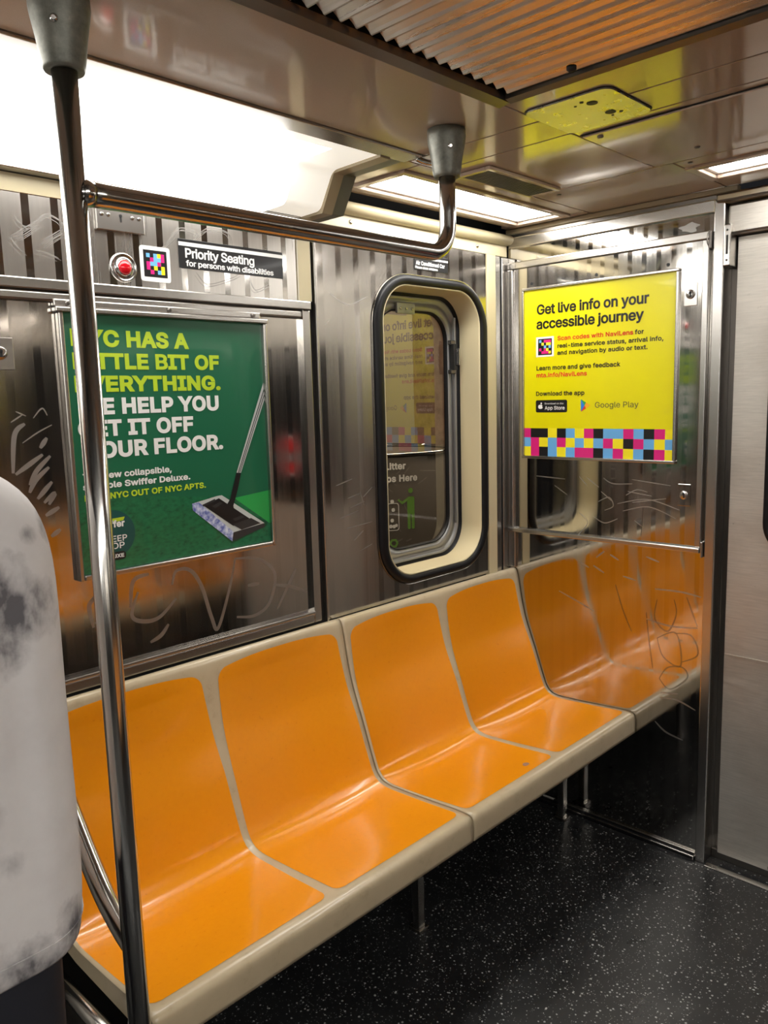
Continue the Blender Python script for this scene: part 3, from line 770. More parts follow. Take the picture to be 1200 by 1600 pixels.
def bench(x_left, width, label):
    t = thing('bench', label, 'bench', (x_left+width/2, -.25, 0), 'two-place orange subway benches')
    W = Matrix.Translation((x_left, 0, 0))
    mb = MB(); nx, ns = 64, 96; rows = []
    for j in range(ns+1):
        s = LV*j/ns
        rows.append([seat_surface(width*i/nx, s, width) for i in range(nx+1)])
    R = [[mb.bm.verts.new((p[0]+x_left, p[1], p[2])) for p in r] for r in rows]
    for j in range(ns):
        for i in range(nx):
            f = mb.bm.faces.new((R[j][i], R[j+1][i], R[j+1][i+1], R[j][i+1])); f.smooth = True
    # underside and end cheeks
    under = [(-.508,.372),(-.47,.388),(-.20,.392),(-.03,.42),(-.001,.60)]
    U = [[mb.bm.verts.new((x_left+(0 if e == 0 else width), y, z)) for y, z in under] for e in (0, 1)]
    for k in range(len(under)-1): mb.bm.faces.new((U[0][k], U[1][k], U[1][k+1], U[0][k+1]))
    mb.bm.faces.new([R[ns][i] for i in range(nx+1)] + [U[1][0], U[0][0]])
    for e, i in ((0, 0), (1, nx)): mb.bm.faces.new([R[j][i] for j in range(ns+1)] + U[e])
    sh = mb.build('shell', 'cream', t)
    for place in (0, 1):
        mb = MB(); hw = width/2; c = hw*(place+.5)
        s0, s1 = S_TOP+.014, S_FRONT+.004
        def half(s):
            base = lerp_tab([(s0, hw/2-.026), (s0+.10, hw/2-.020), (s0+.26, hw/2-.012), (S_CREASE, hw/2-.0095), (s1, hw/2-.0135)], s)
            r0, r1 = .036, .022
            if s-s0 < r0: base -= r0-math.sqrt(max(r0*r0-(r0-(s-s0))**2, 0))*1.0
            if s1-s < r1: base -= r1-math.sqrt(max(r1*r1-(r1-(s1-s))**2, 0))
            return base
        ss = []; n = 90
        for k in range(n+1):
            q = k/n; ss.append(s0+(s1-s0)*(q-.11*math.sin(2*PI*q)))
        rows = []; m_ = 30
        for s in ss:
            h = max(half(s), .002)
            # crown of the top edge: corners sit a little lower than the middle
            rows.append([mb.bm.verts.new(Vector((x_left,0,0))+Vector(seat_surface(c-h+2*h*i/m_, s+.010*(abs(2*i/m_-1)**2.5)*max(0,1-(s-s0)/.12), width, .0009))) for i in range(m_+1)])
        for a, b in zip(rows, rows[1:]):
            for i in range(m_):
                f = mb.bm.faces.new((a[i], b[i], b[i+1], a[i+1])); f.smooth = True
        mb.build('seat_pad', 'orange', t)
    return t
b1 = bench(-.8925, .8895, 'orange two-place bench under the window, against the end wall')
b2 = bench(-1.8165, .9185, 'orange two-place bench under the green poster, next to the grab pole')
def leg_post(t, x, y):
    mb = MB(); mb.box(x-.013, x+.013, y-.013, y+.013, .012, .392, bev=.002); l = mb.build('leg', 'steel_trim', t)
    mb = MB(); mb.box(x-.020, x+.020, y-.022, y+.022, 0, .0118, bev=.002); mb.build('foot', 'steel_trim', l).location = (0,0,0)
leg_post(b1, -.072, -.275); leg_post(b2, -1.60, -.285)
leg_post(b1, -.868, -.290)
# two benches across the aisle, which the steel reflects
def copy_bench(src, x, label):
    c = src.copy(); COL.objects.link(c); c.location = (x, YR+.25, 0); c.rotation_euler = (0, 0, PI); c['label'] = label
    for ch in list(src.children):
        k = ch.copy(); COL.objects.link(k); k.parent = c
copy_bench(b1, -.452, 'orange two-place bench across the aisle, against the far corner')
copy_bench(b1, -1.36, 'orange two-place bench across the aisle, nearer the doors')
mb = MB(); mb.tube([(-1.846,-.030,.362),(-1.846,-.30,.362),(-1.846,-.525,.362)], .0165, n=20)
tag(mb.build('seat_end_rail', 'steel_bar'), 'short polished rail running under the left end of the bench', 'rail')
mb = MB(); mb.box(-1.842, -1.824, -.40, -.02, .0, .340, bev=.003); struct(mb, 'trim_10', 'steel_dark')
mb = MB(); mb.lathe([(.0115,0),(.0115,.0012),(.009,.0016)], (-.553, -.448, .4372), 'z', 'sticker_grey', 24)
tag(mb.build('sticker'), 'small round grey dot stuck to the third orange seat', 'sticker')

# ================================================================== END WALL FITTINGS
t = thing('notice_cabinet', 'hinged steel notice cabinet on the end wall holding the yellow poster', 'cabinet', (0, -.366, 1.5))
mb = MB()
mb.box(-.018, -.001, -.7245, -.0085, 1.9560, 1.9800, 'steel_trim', .003); mb.box(-.026, -.001, -.7245, -.0085, 1.0200, 1.0360, 'steel_trim', .003)
mb.box(-.018, -.001, -.0310, -.0085, 1.0365, 1.9555, 'steel_trim', .003); mb.box(-.018, -.001, -.7245, -.7050, 1.0365, 1.9555, 'steel_trim', .003)
mb.build('frame', None, t)
mb = MB(); mb.box(-.008, -.001, -.7045, -.0315, 1.0365, 1.9555); mb.build('door_panel', 'steel_end', t)
for i, (y, z) in enumerate(((-.6695,1.8045), (-.6655,1.1965))):
    mb = MB(); mb.box(-.0105, -.008, y-.0205, y+.0205, z-.034, z+.034, 'steel_trim' if i == 0 else 'steel_end', .0012)
    p = mb.build('lock_plate', None, t)
    mb = MB(); mb.lathe([(.0135,0),(.0135,-.003),(.0125,-.0038),(.0004,-.0038)], (-.0105, y, z), 'x', 'steel_trim', 28)
    mb.lathe([(.0042,0),(.0042,-.0006)], (-.0144, y, z+.004), 'x', 'black', 14); mb.box(-.0150, -.0144, y-.0034, y+.001, z-.009, z+.004, 'black')
    k = mb.build('key_barrel', None, p); k.location = (0,0,0)
for z in (1.955, 1.035):
    mb = MB(); mb.box(-.024, -.002, -.7325, -.7250, z-.028, z+.022, 'steel_dark' if z > 1.5 else 'steel_trim', .003); mb.build('hinge', None, t)
mb = MB(); mb.tube(smooth_path([(-.020,-.7245,1.975),(-.026,-.722,1.965),(-.026,-.722,1.945),(-.020,-.7245,1.935)], 5), .002, 'steel_dark', 8); mb.build('hinge_pin', None, t)
for y in (-.105,-.354,-.5965):
    mb = MB(); mb.lathe([(.0055,0),(.0055,-.0006)], (-.008, y, 1.8998), 'x', 'black', 14); mb.build('screw_hole', None, t)
SC_E = [[(-.297,1.112),(-.33,1.078),(-.281,1.021)],[(-.37,1.155),(-.409,1.172),(-.425,1.144),(-.394,1.127)],[(-.44,1.153),(-.545,1.174),(-.651,1.148)],[(-.354,1.102),(-.394,1.084),(-.441,1.102)],[(-.502,1.101),(-.532,1.082)],[(-.47,1.183),(-.507,1.203),(-.544,1.198)],[(-.124,1.23),(-.241,1.225)],[(-.297,1.236),(-.326,1.208)],[(-.325,1.235),(-.371,1.204)],[(-.388,1.236),(-.423,1.219),(-.492,1.222)],[(-.491,1.236),(-.621,1.223)],[(-.476,1.196),(-.559,1.186)],[(-.493,1.161),(-.607,1.181)],[(-.46,1.13),(-.55,1.15),(-.64,1.12)],[(-.38,1.19),(-.42,1.16)],[(-.2,1.2),(-.25,1.17)]]
mb = MB()
for s in SC_E: ribbon(mb, 'E', s, .0035, .0084, 'scratch')
ribbon(mb, 'E', [(-.531,1.149),(-.525,1.053)], .004, .0084, 'scratch_dark')
tag(mb.build('etched_scratches', None, t), 'pale scratches under the poster')
# scratched tags lower on the end wall (belong to the wall sheet)
SC_E2 = [[(-.573,.881),(-.658,.884),(-.724,.877)],[(-.214,.82),(-.291,.793),(-.354,.769)],[(-.546,.776),(-.626,.766),(-.716,.775)],[(-.412,.976),(-.443,.961)],[(-.541,.984),(-.585,.972)],[(-.298,.936),(-.332,.921)],[(-.46,.908),(-.506,.9)],[(-.596,.516),(-.654,.523),(-.717,.504)],[(-.583,.431),(-.621,.404),(-.679,.392)],[(-.35,.93),(-.39,.91)],[(-.39,.985),(-.36,.96)],[(-.60,.535),(-.66,.545)]]
SC_D = [[(-.433,.875),(-.462,.791),(-.494,.723)],[(-.584,.718),(-.648,.745),(-.665,.641),(-.607,.658),(-.584,.718)],[(-.641,.744),(-.697,.747),(-.719,.689),(-.665,.652)],[(-.594,.582),(-.622,.625),(-.672,.636),(-.687,.604),(-.631,.554),(-.594,.582)],[(-.545,.798),(-.554,.72),(-.571,.613)],[(-.679,.87),(-.716,.779)],[(-.581,.847),(-.575,.781),(-.619,.747),(-.646,.808),(-.638,.856)]]
wf = bpy.data.objects['wall_front']
mb = MB()
for s in SC_E2: ribbon(mb, 'E', s, .006, .0005, 'scratch')
for s in SC_D: ribbon(mb, 'E', s, .0055, .0005, 'scratch_dark')
mb.build('etched_scratches', None, wf)
mb = MB(); pts = [(-.655+.028*math.cos(a)*(1+.25*math.sin(5*a)), 2.0-.0+.013*math.sin(a)*(1+.3*math.cos(3*a))) for a in [2*PI*k/40 for k in range(40)]]
poly(mb, 'E', pts, .0005, 'scratch'); mb.build('glue_residue', None, wf)
# yellow poster
t = thing('yellow_poster', 'bright yellow accessibility poster in a thin metal frame on the end wall', 'poster', (-.008, -.39, 1.57))
ZP0, ZP1, YP0, YP1 = 1.2975, 1.8865, -.692, -.0775
mb = MB(); fw = .0085
mb.box(-.018, -.0083, -.6360, -.0690, 1.8765, 1.8860, None, .002); mb.box(-.020, -.0083, -.6360, -.0690, 1.2930, 1.3025, None, .002)
mb.box(-.018, -.0083, -.0765, -.0690, 1.3027, 1.8763, None, .002); mb.box(-.018, -.0083, -.6360, -.6265, 1.3027, 1.8763, None, .002)
mb.build('frame', 'steel_trim', t)
mb = MB(); mb.box(-.0105, -.0085, -.6263, -.0767, 1.3027, 1.8763); mb.build('sheet', 'yellow', t)
D = .0112
def te(b, y0, y1, z, c, bold=.02, m='black_print', sp=1.): letter(t, 'lettering', fE(D), b, -y0, -y1, z, c, bold, m, sp)
te('Get live info on your', -.1275, -.5385, 1.7915, .0345, .024, sp=.94); te('accessible journey', -.1262, -.5225, 1.7425, .0345, .024, sp=.94)
te('for', -.4929, -.5230, 1.6995, .0145, .024); te('real-time service status, arrival info,', -.2103, -.5880, 1.6742, .0145, .024); te('and navigation by audio or text.', -.2104, -.5365, 1.6507, .0145, .024)
te('Learn more and give feedback', -.1262, -.4450, 1.6015, .0152, .024); te('Download the app', -.1245, -.3153, 1.5131, .0152, .024)
te('Scan codes with NaviLens', -.2102, -.4871, 1.6995, .0145, .024, 'red_print'); te('mta.info/NaviLens', -.1262, -.3239, 1.5770, .0152, .024, 'red_print')
te('Google Play', -.3551, -.5097, 1.4699, .0185, .004, 'grey_print')
mb = MB(); R = rrect(-.1863, 1.4770, .126, .0428, .006, 5)
poly(mb, 'E', R, .0110, 'black_print')
text(mb, fE(.0114), 'Download on the', .1601, .2352, 1.4832, .0058, .006, 'white_print'); text(mb, fE(.0114), 'App Store', .1602, .2398, 1.4648, .0125, .012, 'white_print')
# apple mark on the badge
ap = []
for k in range(40):
    a = 2*PI*k/40; r = .0088*(1+.10*math.cos(2*a)-.10*max(0, math.sin(a))**6-.06*max(0,-math.sin(a))**6); ap.append((-.1428-r*math.cos(a)*.98, 1.4752+r*math.sin(a)))
poly(mb, 'E', ap, .0114, 'white_print'); poly(mb, 'E', [(-.1428-.0018+.0030*math.cos(a)-.0014, 1.4868+.0035*math.sin(a)) for a in [2*PI*k/12 for k in range(12)]], .0114, 'white_print')
poly(mb, 'E', [(-.1532+.0034*math.cos(a), 1.4768+.0034*math.sin(a)) for a in [2*PI*k/12 for k in range(12)]], .0117, 'black_print')
mb.build('store_badge', None, t)
mb = MB(); P = lambda y, z: (y, z)
A_, B_, C_ = (-.3019,1.4989), (-.3023,1.4568), (-.3384,1.4781); mid = (-.3165,1.4780)
poly(mb, 'E', [A_, (-.3212,1.4882), mid], .0112, M['green_bright']); poly(mb, 'E', [A_, mid, B_], .0112, mat('play_blue', srgb(46,120,210), .3))
poly(mb, 'E', [B_, mid, (-.3212,1.4672)], .0112, 'red_print'); poly(mb, 'E', [mid, (-.3212,1.4882), C_, (-.3212,1.4672)], .0112, mat('play_amber', srgb(236,168,40), .3))
mb.build('play_mark', None, t)
cols = [-.0769,-.1022,-.1365,-.1721,-.2082,-.2431,-.2779,-.3127,-.3479,-.3836,-.4186,-.455,-.4903,-.5248,-.5602,-.5954,-.6211]
k_ = (.6262-.0769)/(.6211-.0769); cols = [-.0769-(-c-.0769)*k_ for c in cols]
rows = [(1.3655,1.4000),(1.3290,1.3655),(1.2580,1.3290)]
rows = [(1.3425,1.3935),(1.2990,1.3425),(1.2578,1.2990)]
rows = [(1.3640,1.3990),(1.3290,1.3640),(1.2940,1.3290)]
pat = ['MKKYKCYMKCCMCKMY', 'CMYCMYCYCMYKMCYC', 'YMKCYCMMKCMYCKMY']
mb = MB(); cm = {'M':'magenta','K':'black_print','C':'cyan','Y':'yellow_cell'}
H = .0325; ztop = 1.4003
for r, row in enumerate(pat):
    for c, ch in enumerate(row): rect(mb, 'E', cols[c], cols[c+1], ztop-H*(r+1), ztop-H*r, .0111, cm[ch])
mb.build('checker_band', None, t)
mb = MB(); rect(mb, 'E', -.196, -.1244, 1.6475, 1.7155, .0110, 'white_print'); rect(mb, 'E', -.1885, -.1330, 1.6535, 1.7090, .0113, 'black_print')
code = ['C.MMM', '.Y.YY', '..C.C', 'M.MYK', '.MMMY']; u = .0095
for r, row in enumerate(code):
    for c, ch in enumerate(row):
        if ch in cm and ch != 'K': rect(mb, 'E', -.1372-u*c, -.1372-u*(c+1), 1.7050-u*(r+1), 1.7050-u*r, .0116, cm[ch])
mb.build('colour_code', None, t)
# strike plate on the door post
t = thing('strike_plate', 'narrow slotted metal plate on the post beside the end door', 'plate', (-.005, -.778, 1.93))
mb = MB(); mb.box(-.022, .03, -.787, -.7665, 1.872, 1.988, bev=.003); mb.build('plate', 'steel_trim', t)
mb = MB(); mb.box(-.0226, -.0218, -.780, -.774, 1.905, 1.958, 'black'); 
for z in (1.888, 1.972): mb.lathe([(.003,0),(.003,-.0006)], (-.022, -.777, z), 'x', 'black', 10)
mb.build('slot', None, t)
# octagon sticker on the end door's glass
t = thing('octagon_sticker', 'red octagonal warning sticker on the end door window', 'sticker', (.030, -1.306, 1.25))
O8 = lambda r: [(-1.306+r*math.cos(math.radians(22.5+45*k)), 1.255+r*1.12*math.sin(math.radians(22.5+45*k))) for k in range(8)]
mb = MB(); mb.prism([on('E', *p, -.0312) for p in O8(.092)], (-.0008,0,0), 'white_print'); mb.build('border', None, t)
mb = MB(); poly(mb, 'E', O8(.086), -.0302, 'red_sign'); rect(mb, 'E', -1.386, -1.226, 1.222, 1.278, -.0300, 'grey_pad'); rect(mb, 'E', -1.253, -1.232, 1.226, 1.274, -.0298, 'silver_print'); rect(mb, 'E', -1.380, -1.362, 1.226, 1.274, -.0298, 'silver_print'); rect(mb, 'E', -1.322, -1.290, 1.190, 1.318, -.0299, 'red_sign')
poly(mb, 'E', [(-1.318,1.228),(-1.294,1.228),(-1.292,1.250),(-1.299,1.268),(-1.312,1.268),(-1.321,1.248)], -.0297, 'silver_print'); mb.build('face', None, t)

# ================================================================== SIDE WALL FITTINGS
SC_L = [[(-1.613,1.089),(-1.632,1.072),(-1.626,1.02)],[(-1.532,1.046),(-1.52,1.109),(-1.479,1.119)],[(-1.51,1.081),(-1.53,1.028),(-1.502,1.007),(-1.458,1.008),(-1.409,1.045)],[(-1.418,1.081),(-1.404,1.113),(-1.365,1.108),(-1.335,1.061),(-1.311,.975),(-1.293,.942),(-1.251,1.04),(-1.228,1.115)],[(-1.228,1.115),(-1.153,1.102),(-1.101,1.051),(-1.124,.975),(-1.175,.95),(-1.233,.958)],[(-1.098,.951),(-1.048,1.021),(-1.026,1.053)],[(-1.103,1.021),(-1.047,1.005),(-.988,.978)],[(-1.193,1.036),(-1.155,1.035)],[(-1.487,.951),(-1.457,.962),(-1.435,.985)],[(-1.767,1.384),(-1.707,1.422)],[(-1.74,1.359),(-1.723,1.388),(-1.691,1.418)],[(-1.711,1.436),(-1.695,1.457)],[(-1.772,1.387),(-1.762,1.466),(-1.739,1.489)],[(-1.742,1.343),(-1.726,1.369),(-1.696,1.394)],[(-1.726,1.328),(-1.692,1.362)],[(-1.713,1.318),(-1.689,1.336),(-1.703,1.313)],[(-1.712,1.29),(-1.681,1.305)],[(-1.704,1.243),(-1.682,1.256)],[(-1.628,1.082),(-1.604,1.096)],[(-1.621,1.028),(-1.605,1.036)]]
SC_T = [[(-1.747,1.449),(-1.714,1.469),(-1.682,1.484)],[(-1.767,1.493),(-1.742,1.508)],[(-1.72,1.50),(-1.70,1.52),(-1.69,1.505)],[(-1.755,1.515),(-1.735,1.505)]]
SC_U = [[(-1.723,1.912),(-1.716,1.899),(-1.703,1.892),(-1.679,1.9)],[(-1.734,1.869),(-1.708,1.887),(-1.679,1.906)],[(-1.723,1.864),(-1.696,1.883),(-1.677,1.897)],[(-1.67,1.867),(-1.646,1.883),(-1.624,1.898)],[(-1.665,1.858),(-1.645,1.874),(-1.623,1.888)],[(-1.737,1.867),(-1.725,1.851),(-1.71,1.837)],[(-1.678,1.908),(-1.657,1.923),(-1.633,1.916),(-1.624,1.906)],[(-1.684,1.846),(-1.66,1.843),(-1.638,1.835)],[(-1.374,1.899),(-1.34,1.934),(-1.293,1.931),(-1.305,1.912)],[(-1.299,1.914),(-1.259,1.944),(-1.203,1.942),(-1.193,1.915)],[(-1.299,1.836),(-1.268,1.811),(-1.199,1.83),(-1.174,1.842)],[(-1.395,1.879),(-1.352,1.915)],[(-1.145,1.842),(-1.123,1.808),(-1.078,1.826)]]
wl = bpy.data.objects['wall_left']
mb = MB()
for s in SC_L: ribbon(mb, 'L', s, .0105, -.0035, 'scratch')
for s in SC_T: ribbon(mb, 'L', s, .003, -.0035, 'scratch')
for s in SC_U:
    ribbon(mb, 'L', s, .0022, .0004, 'scratch'); ribbon(mb, 'L', [(a+.005, b-.004) for a, b in s], .0016, .0004, 'scratch'); ribbon(mb, 'L', [(a-.004, b-.007) for a, b in s], .0014, .0004, 'scratch')
mb.build('etched_scratches', None, wl)
SC_W = [[(-.864,1.272),(-.8,1.286)],[(-.756,1.227),(-.717,1.254)],[(-.813,1.2),(-.752,1.213)],[(-.851,1.174),(-.777,1.189)],[(-.773,1.065),(-.724,1.078)],[(-.769,1.246),(-.753,1.2)],[(-.825,1.141),(-.721,1.147)],[(-.863,1.818),(-.795,1.792),(-.721,1.816)],[(-.885,1.731),(-.867,1.744)],[(-.80,1.10),(-.76,1.125)],[(-.82,1.23),(-.77,1.24)]]
mb = MB()
for s in SC_W: ribbon(mb, 'L', s, .0032, .0004, 'scratch')
mb.build('etched_scratches', None, wall_win)
# call button
t = thing('call_button', 'red push button in a round steel bezel left of the colour code sticker', 'button', (-1.491, 0, 1.829))
mb = MB(); mb.lathe([(.033,0),(.0325,-.004),(.029,-.007),(.028,-.0055),(.0195,-.0055),(.019,-.009),(.0165,-.0105)], (-1.491, 0, 1.829), 'y', None, 36, cap=False); mb.build('bezel', 'steel_bar', t)
mb = MB(); mb.lathe([(.0285,0),(.0285,-.0054)], (-1.491, 0, 1.829), 'y', None, 32); mb.build('bezel_face', 'steel_dark', t)
mb = MB(); mb.lathe([(.0165,-.004),(.0165,-.010),(.014,-.014),(.008,-.017),(.001,-.018)], (-1.491, 0, 1.829), 'y', None, 28); mb.build('push_button', 'red_button', t)
# colour code sticker
t = thing('code_sticker', 'white square sticker with a coloured block code between the button and the priority sign', 'sticker', (-1.4085, 0, 1.8445))
mb = MB(); mb.prism([(p[0], -.0003, p[1]) for p in rrect(-1.4085, 1.8445, .078, .080, .007, 6)], (0, -.0008, 0), 'white_print'); mb.build('label', None, t)
mb = MB(); rect(mb, 'L', -1.4390, -1.3785, 1.8150, 1.8755, .0015, 'black_print')
code = ['C.CYM', '.MCCM', 'MCCM.', 'M.Y.Y', '.M.CY']; u = .0093
for r, row in enumerate(code):
    for c, ch in enumerate(row):
        if ch in cm: rect(mb, 'L', -1.4318+u*c, -1.4318+u*(c+1), 1.8680-u*(r+1), 1.8680-u*r, .0018, cm[ch])
mb.build('colour_blocks', None, t)
# priority seating sign
t = thing('priority_sign', 'black priority seating sign with white lettering above the green poster', 'sign', (-1.187, 0, 1.876))
mb = MB(); mb.box(-1.345, -1.0295, -.0022, -.0003, 1.843, 1.911, bev=.0008); mb.build('plate', 'black_print', t)
mb = MB(); rect(mb, 'L', -1.345, -1.0295, 1.8950, 1.9038, .0025, 'white_print'); mb.build('stripe', None, t)
letter(t, 'lettering', fL(.0025), 'Priority Seating', -1.3277, -1.1236, 1.8680, .0222, .020, 'white_print', .93); letter(t, 'lettering', fL(.0025), 'for persons with disabilities', -1.3270, -1.0625, 1.8485, .0136, .018, 'white_print', .94)
# small sign under the header
t = thing('window_sign', 'small black sign with white lettering above the window', 'sign', (-.421, 0, 1.936))
mb = MB(); mb.box(-.503, -.340, -.0022, -.0003, 1.9165, 1.9650, bev=.0008); mb.build('plate', 'black_print', t)
mb = MB(); rect(mb, 'L', -.503, -.340, 1.9505, 1.9560, .0025, 'white_print'); mb.build('stripe', None, t)
letter(t, 'lettering', fL(.0025), 'Air Conditioned Car', -.4968, -.3563, 1.9318, .0120, .018, 'white_print'); letter(t, 'lettering', fL(.0025), 'Please close windows', -.5002, -.3920, 1.9205, .0076, .018, 'white_print')
# lock boxes
t = thing('lock_box', 'riveted steel lock plate hanging from the rail above the red button', 'lock', (-1.493, 0, 1.94))
mb = MB(); mb.box(-1.551, -1.435, -.010, -.0003, 1.905, 1.956, bev=.002); mb.build('plate', 'steel_trim', t)
for x in (-1.538, -1.5226, -1.465, -1.4485):
    mb = MB(); mb.lathe([(.0048,0),(.0042,-.002),(.002,-.003)], (x, -.010, 1.9388), 'y', None, 12); mb.build('rivet', 'steel_bar', t)
mb = MB(); mb.lathe([(.0038,0),(.0038,-.0006)], (-1.4933, -.010, 1.939), 'y', 'black', 12); mb.box(-1.4953, -1.4913, -.0106, -.010, 1.926, 1.938, 'black'); mb.build('keyhole', None, t)
t = thing('panel_lock', 'round key lock on a square plate at the left edge of the steel bay', 'lock', (-1.777, 0, 1.632))
mb = MB(); mb.box(-1.805, -1.749, .0008, .004, 1.600, 1.666, bev=.0012); mb.build('plate', 'steel_trim', t)
mb = MB(); mb.lathe([(.0135,0),(.0135,-.003),(.011,-.0045),(0,-.0045)], (-1.7765, .0008, 1.634), 'y', 'steel_bar', 24); mb.lathe([(.0042,0),(.0042,-.0006)], (-1.7765, -.0038, 1.638), 'y', 'black', 12); mb.box(-1.7785, -1.7735, -.0044, -.0037, 1.626, 1.637, 'black'); mb.build('key_barrel', None, t)
for x in (-.775, -.183):
    mb = MB(); mb.lathe([(.007,0),(.006,-.003),(.003,-.0045)], (x, -.003, 2.022), 'y', None, 14)
    tag(mb.build('header_screw', 'steel_bar'), {-.775: 'bright screw head in the beige header near the light box end', -.183: 'bright screw head in the beige header near the end wall'}[x], 'screw')
# ---- green poster
t = thing('green_poster', 'green mop advertisement poster in a metal frame on the side wall', 'poster', (-1.38, 0, 1.43))
PX0, PX1, PZ0, PZ1 = -1.6435, -1.1135, 1.1470, 1.7225
mb = MB()
mb.box(-1.6555, -1.6440, -.014, .0035, 1.134, 1.7225, None, .003); mb.box(-1.1130, -1.1015, -.014, .0035, 1.134, 1.7225, None, .003); mb.box(-1.6437, -1.1133, -.014, .0035, 1.134, 1.1465, None, .003)
mb.build('frame', 'steel_trim', t)
mb = MB(); mb.box(-1.6620, -1.0990, -.017, .0035, 1.7215, 1.7335, None, .003); mb.box(-1.6620, -1.1180, -.010, .0035, 1.7335, 1.7500, None, .003); tb = mb.build('top_bar', 'steel_trim', t)
for x in (-1.632, -1.385, -1.142):
    mb = MB(); mb.lathe([(.0062,0),(.0055,-.003),(.003,-.005)], (x, -.010, 1.7415), 'y', None, 14); mb.build('bar_screw', 'steel_dark', tb).location = (0,0,0)
mb = MB(); mb.box(PX0-.0003, PX1+.0003, -.002, .0035, PZ0-.0003, PZ1-.0012); mb.build('sheet', 'green', t)
D = .0024
mb = MB()
poly(mb, 'L', [(PX0,PZ0),(PX1,PZ0),(PX1,1.1945),(-1.2255,1.2756),(-1.42,1.302),(PX0,1.318)], D, 'green_floor'); poly(mb, 'L', [(-1.2255,1.2756),(PX1,1.1945),(PX1,1.2845)], D, 'green_bright')
mb.build('printed_floor', None, t)
D2 = .0028
for b, x0, x1, z, c in (('NYC HAS A',-1.628,-1.3332,1.6522,.0372),('LITTLE BIT OF',-1.6271,-1.2490,1.6026,.0360),('EVERYTHING.',-1.6270,-1.2484,1.5526,.0360)):
    letter(t, 'headline', fL(D2), b, x0, x1, z, c, .040, 'lime_print', .98, label='lime green lettering')
for b, x0, x1, z, c in (('WE HELP YOU',-1.6225,-1.2570,1.5022,.0372),('GET IT OFF',-1.6276,-1.3340,1.4532,.0372),('YOUR FLOOR.',-1.6208,-1.2507,1.4043,.0378)):
    letter(t, 'headline', fL(D2), b, x0, x1, z, c, .040, 'white_print', .98, label='white lettering')
letter(t, 'lettering', fL(D2), 'The new collapsible,', -1.6255, -1.4025, 1.3587, .0145, .030, 'white_print', .98); letter(t, 'lettering', fL(D2), 'storable Swiffer Deluxe.', -1.6274, -1.3521, 1.3360, .0145, .030, 'white_print', .98)
letter(t, 'lettering', fL(D2), 'KEEP NYC OUT OF NYC APTS.', -1.6256, -1.3088, 1.3110, .0142, .030, 'lime_print', .98, label='lime green lettering')
# brand roundel
mb = MB(); C0 = (-1.5668, 1.2290)
poly(mb, 'L', [(C0[0]+.0575*math.cos(a), C0[1]+.0555*math.sin(a)) for a in [2*PI*k/48 for k in range(48)]], .0026, 'teal')
poly(mb, 'L', rrect(-1.5690, 1.1773, .066, .0190, .0094, 6), .0029, 'black_print')
poly(mb, 'L', [(-1.592,1.264),(-1.533,1.266),(-1.537,1.258),(-1.575,1.256)], .0029, 'lime_print')
text(mb, fL(.0032), 'Swiffer', -1.606, -1.5345, 1.2440, .0160, .035, 'white_print'); text(mb, fL(.0032), 'SWEEP', -1.6035, -1.5310, 1.2105, .0142, .012, 'white_print'); text(mb, fL(.0032), 'MOP', -1.590, -1.5385, 1.1941, .0142, .012, 'white_print'); text(mb, fL(.0032), 'DELUXE', -1.5960, -1.5415, 1.1729, .0088, .025, 'white_print')
mb.build('roundel', None, t)
# printed mop
mb = MB()
tr = lambda *p: list(p)
poly(mb, 'L', [(-1.3575,1.2630),(-1.2400,1.1580),(-1.1240,1.1900),(-1.1225,1.2000),(-1.2,1.24)], .0026, mat('print_shadow_green', srgb(14,74,48), .3, 0, .4))
poly(mb, 'L', [(-1.3520,1.2751),(-1.2779,1.2863),(-1.2633,1.2872),(-1.1320,1.1976),(-1.2160,1.1840),(-1.2388,1.1760)], .0028, 'silver_print')
poly(mb, 'L', [(-1.3520,1.2751),(-1.3505,1.2581),(-1.2388,1.1637),(-1.2320,1.1865),(-1.3330,1.2772)], .0030, 'bluewhite')
poly(mb, 'L', [(-1.2388,1.1637),(-1.1326,1.1872),(-1.1320,1.1976),(-1.2340,1.1865)], .0031, 'grey_pad')
poly(mb, 'L', [(-1.3192,1.2665),(-1.2726,1.2803),(-1.1773,1.2139),(-1.2332,1.2035)], .0032, 'black_print')
poly(mb, 'L', [(-1.3230,1.2690),(-1.2850,1.2800),(-1.2830,1.2750),(-1.3200,1.2640)], .0033, 'grey_pad'); poly(mb, 'L', [(-1.2360,1.2075),(-1.1760,1.2170),(-1.1450,1.1990),(-1.2080,1.1900)], .0033, 'grey_pad')
poly(mb, 'L', [(-1.295,1.262),(-1.270,1.271),(-1.262,1.266),(-1.285,1.256)], .0034, 'grey_pad'); poly(mb, 'L', [(-1.235,1.222),(-1.205,1.228),(-1.196,1.222),(-1.226,1.215)], .0034, 'grey_pad')
poly(mb, 'L', [(-1.2151,1.3405),(-1.2002,1.3390),(-1.2140,1.2950),(-1.2300,1.2560),(-1.2260,1.2280),(-1.2420,1.2300),(-1.2500,1.2440),(-1.2660,1.2330),(-1.2600,1.2480),(-1.2380,1.2760)], .0036, 'black_print')
poly(mb, 'L', [(-1.1145,1.5700),(-1.1136,1.5250),(-1.2010,1.3390),(-1.2145,1.3405)], .0036, 'silver_print')
poly(mb, 'L', [(-1.1138,1.5550),(-1.1138,1.5490),(-1.2080,1.3400),(-1.2105,1.3402)], .0038, 'black_print'); poly(mb, 'L', [(-1.1138,1.5400),(-1.1138,1.5350),(-1.2035,1.3396),(-1.2058,1.3398)], .0038, 'black_print')
mb.build('printed_mop', None, t)

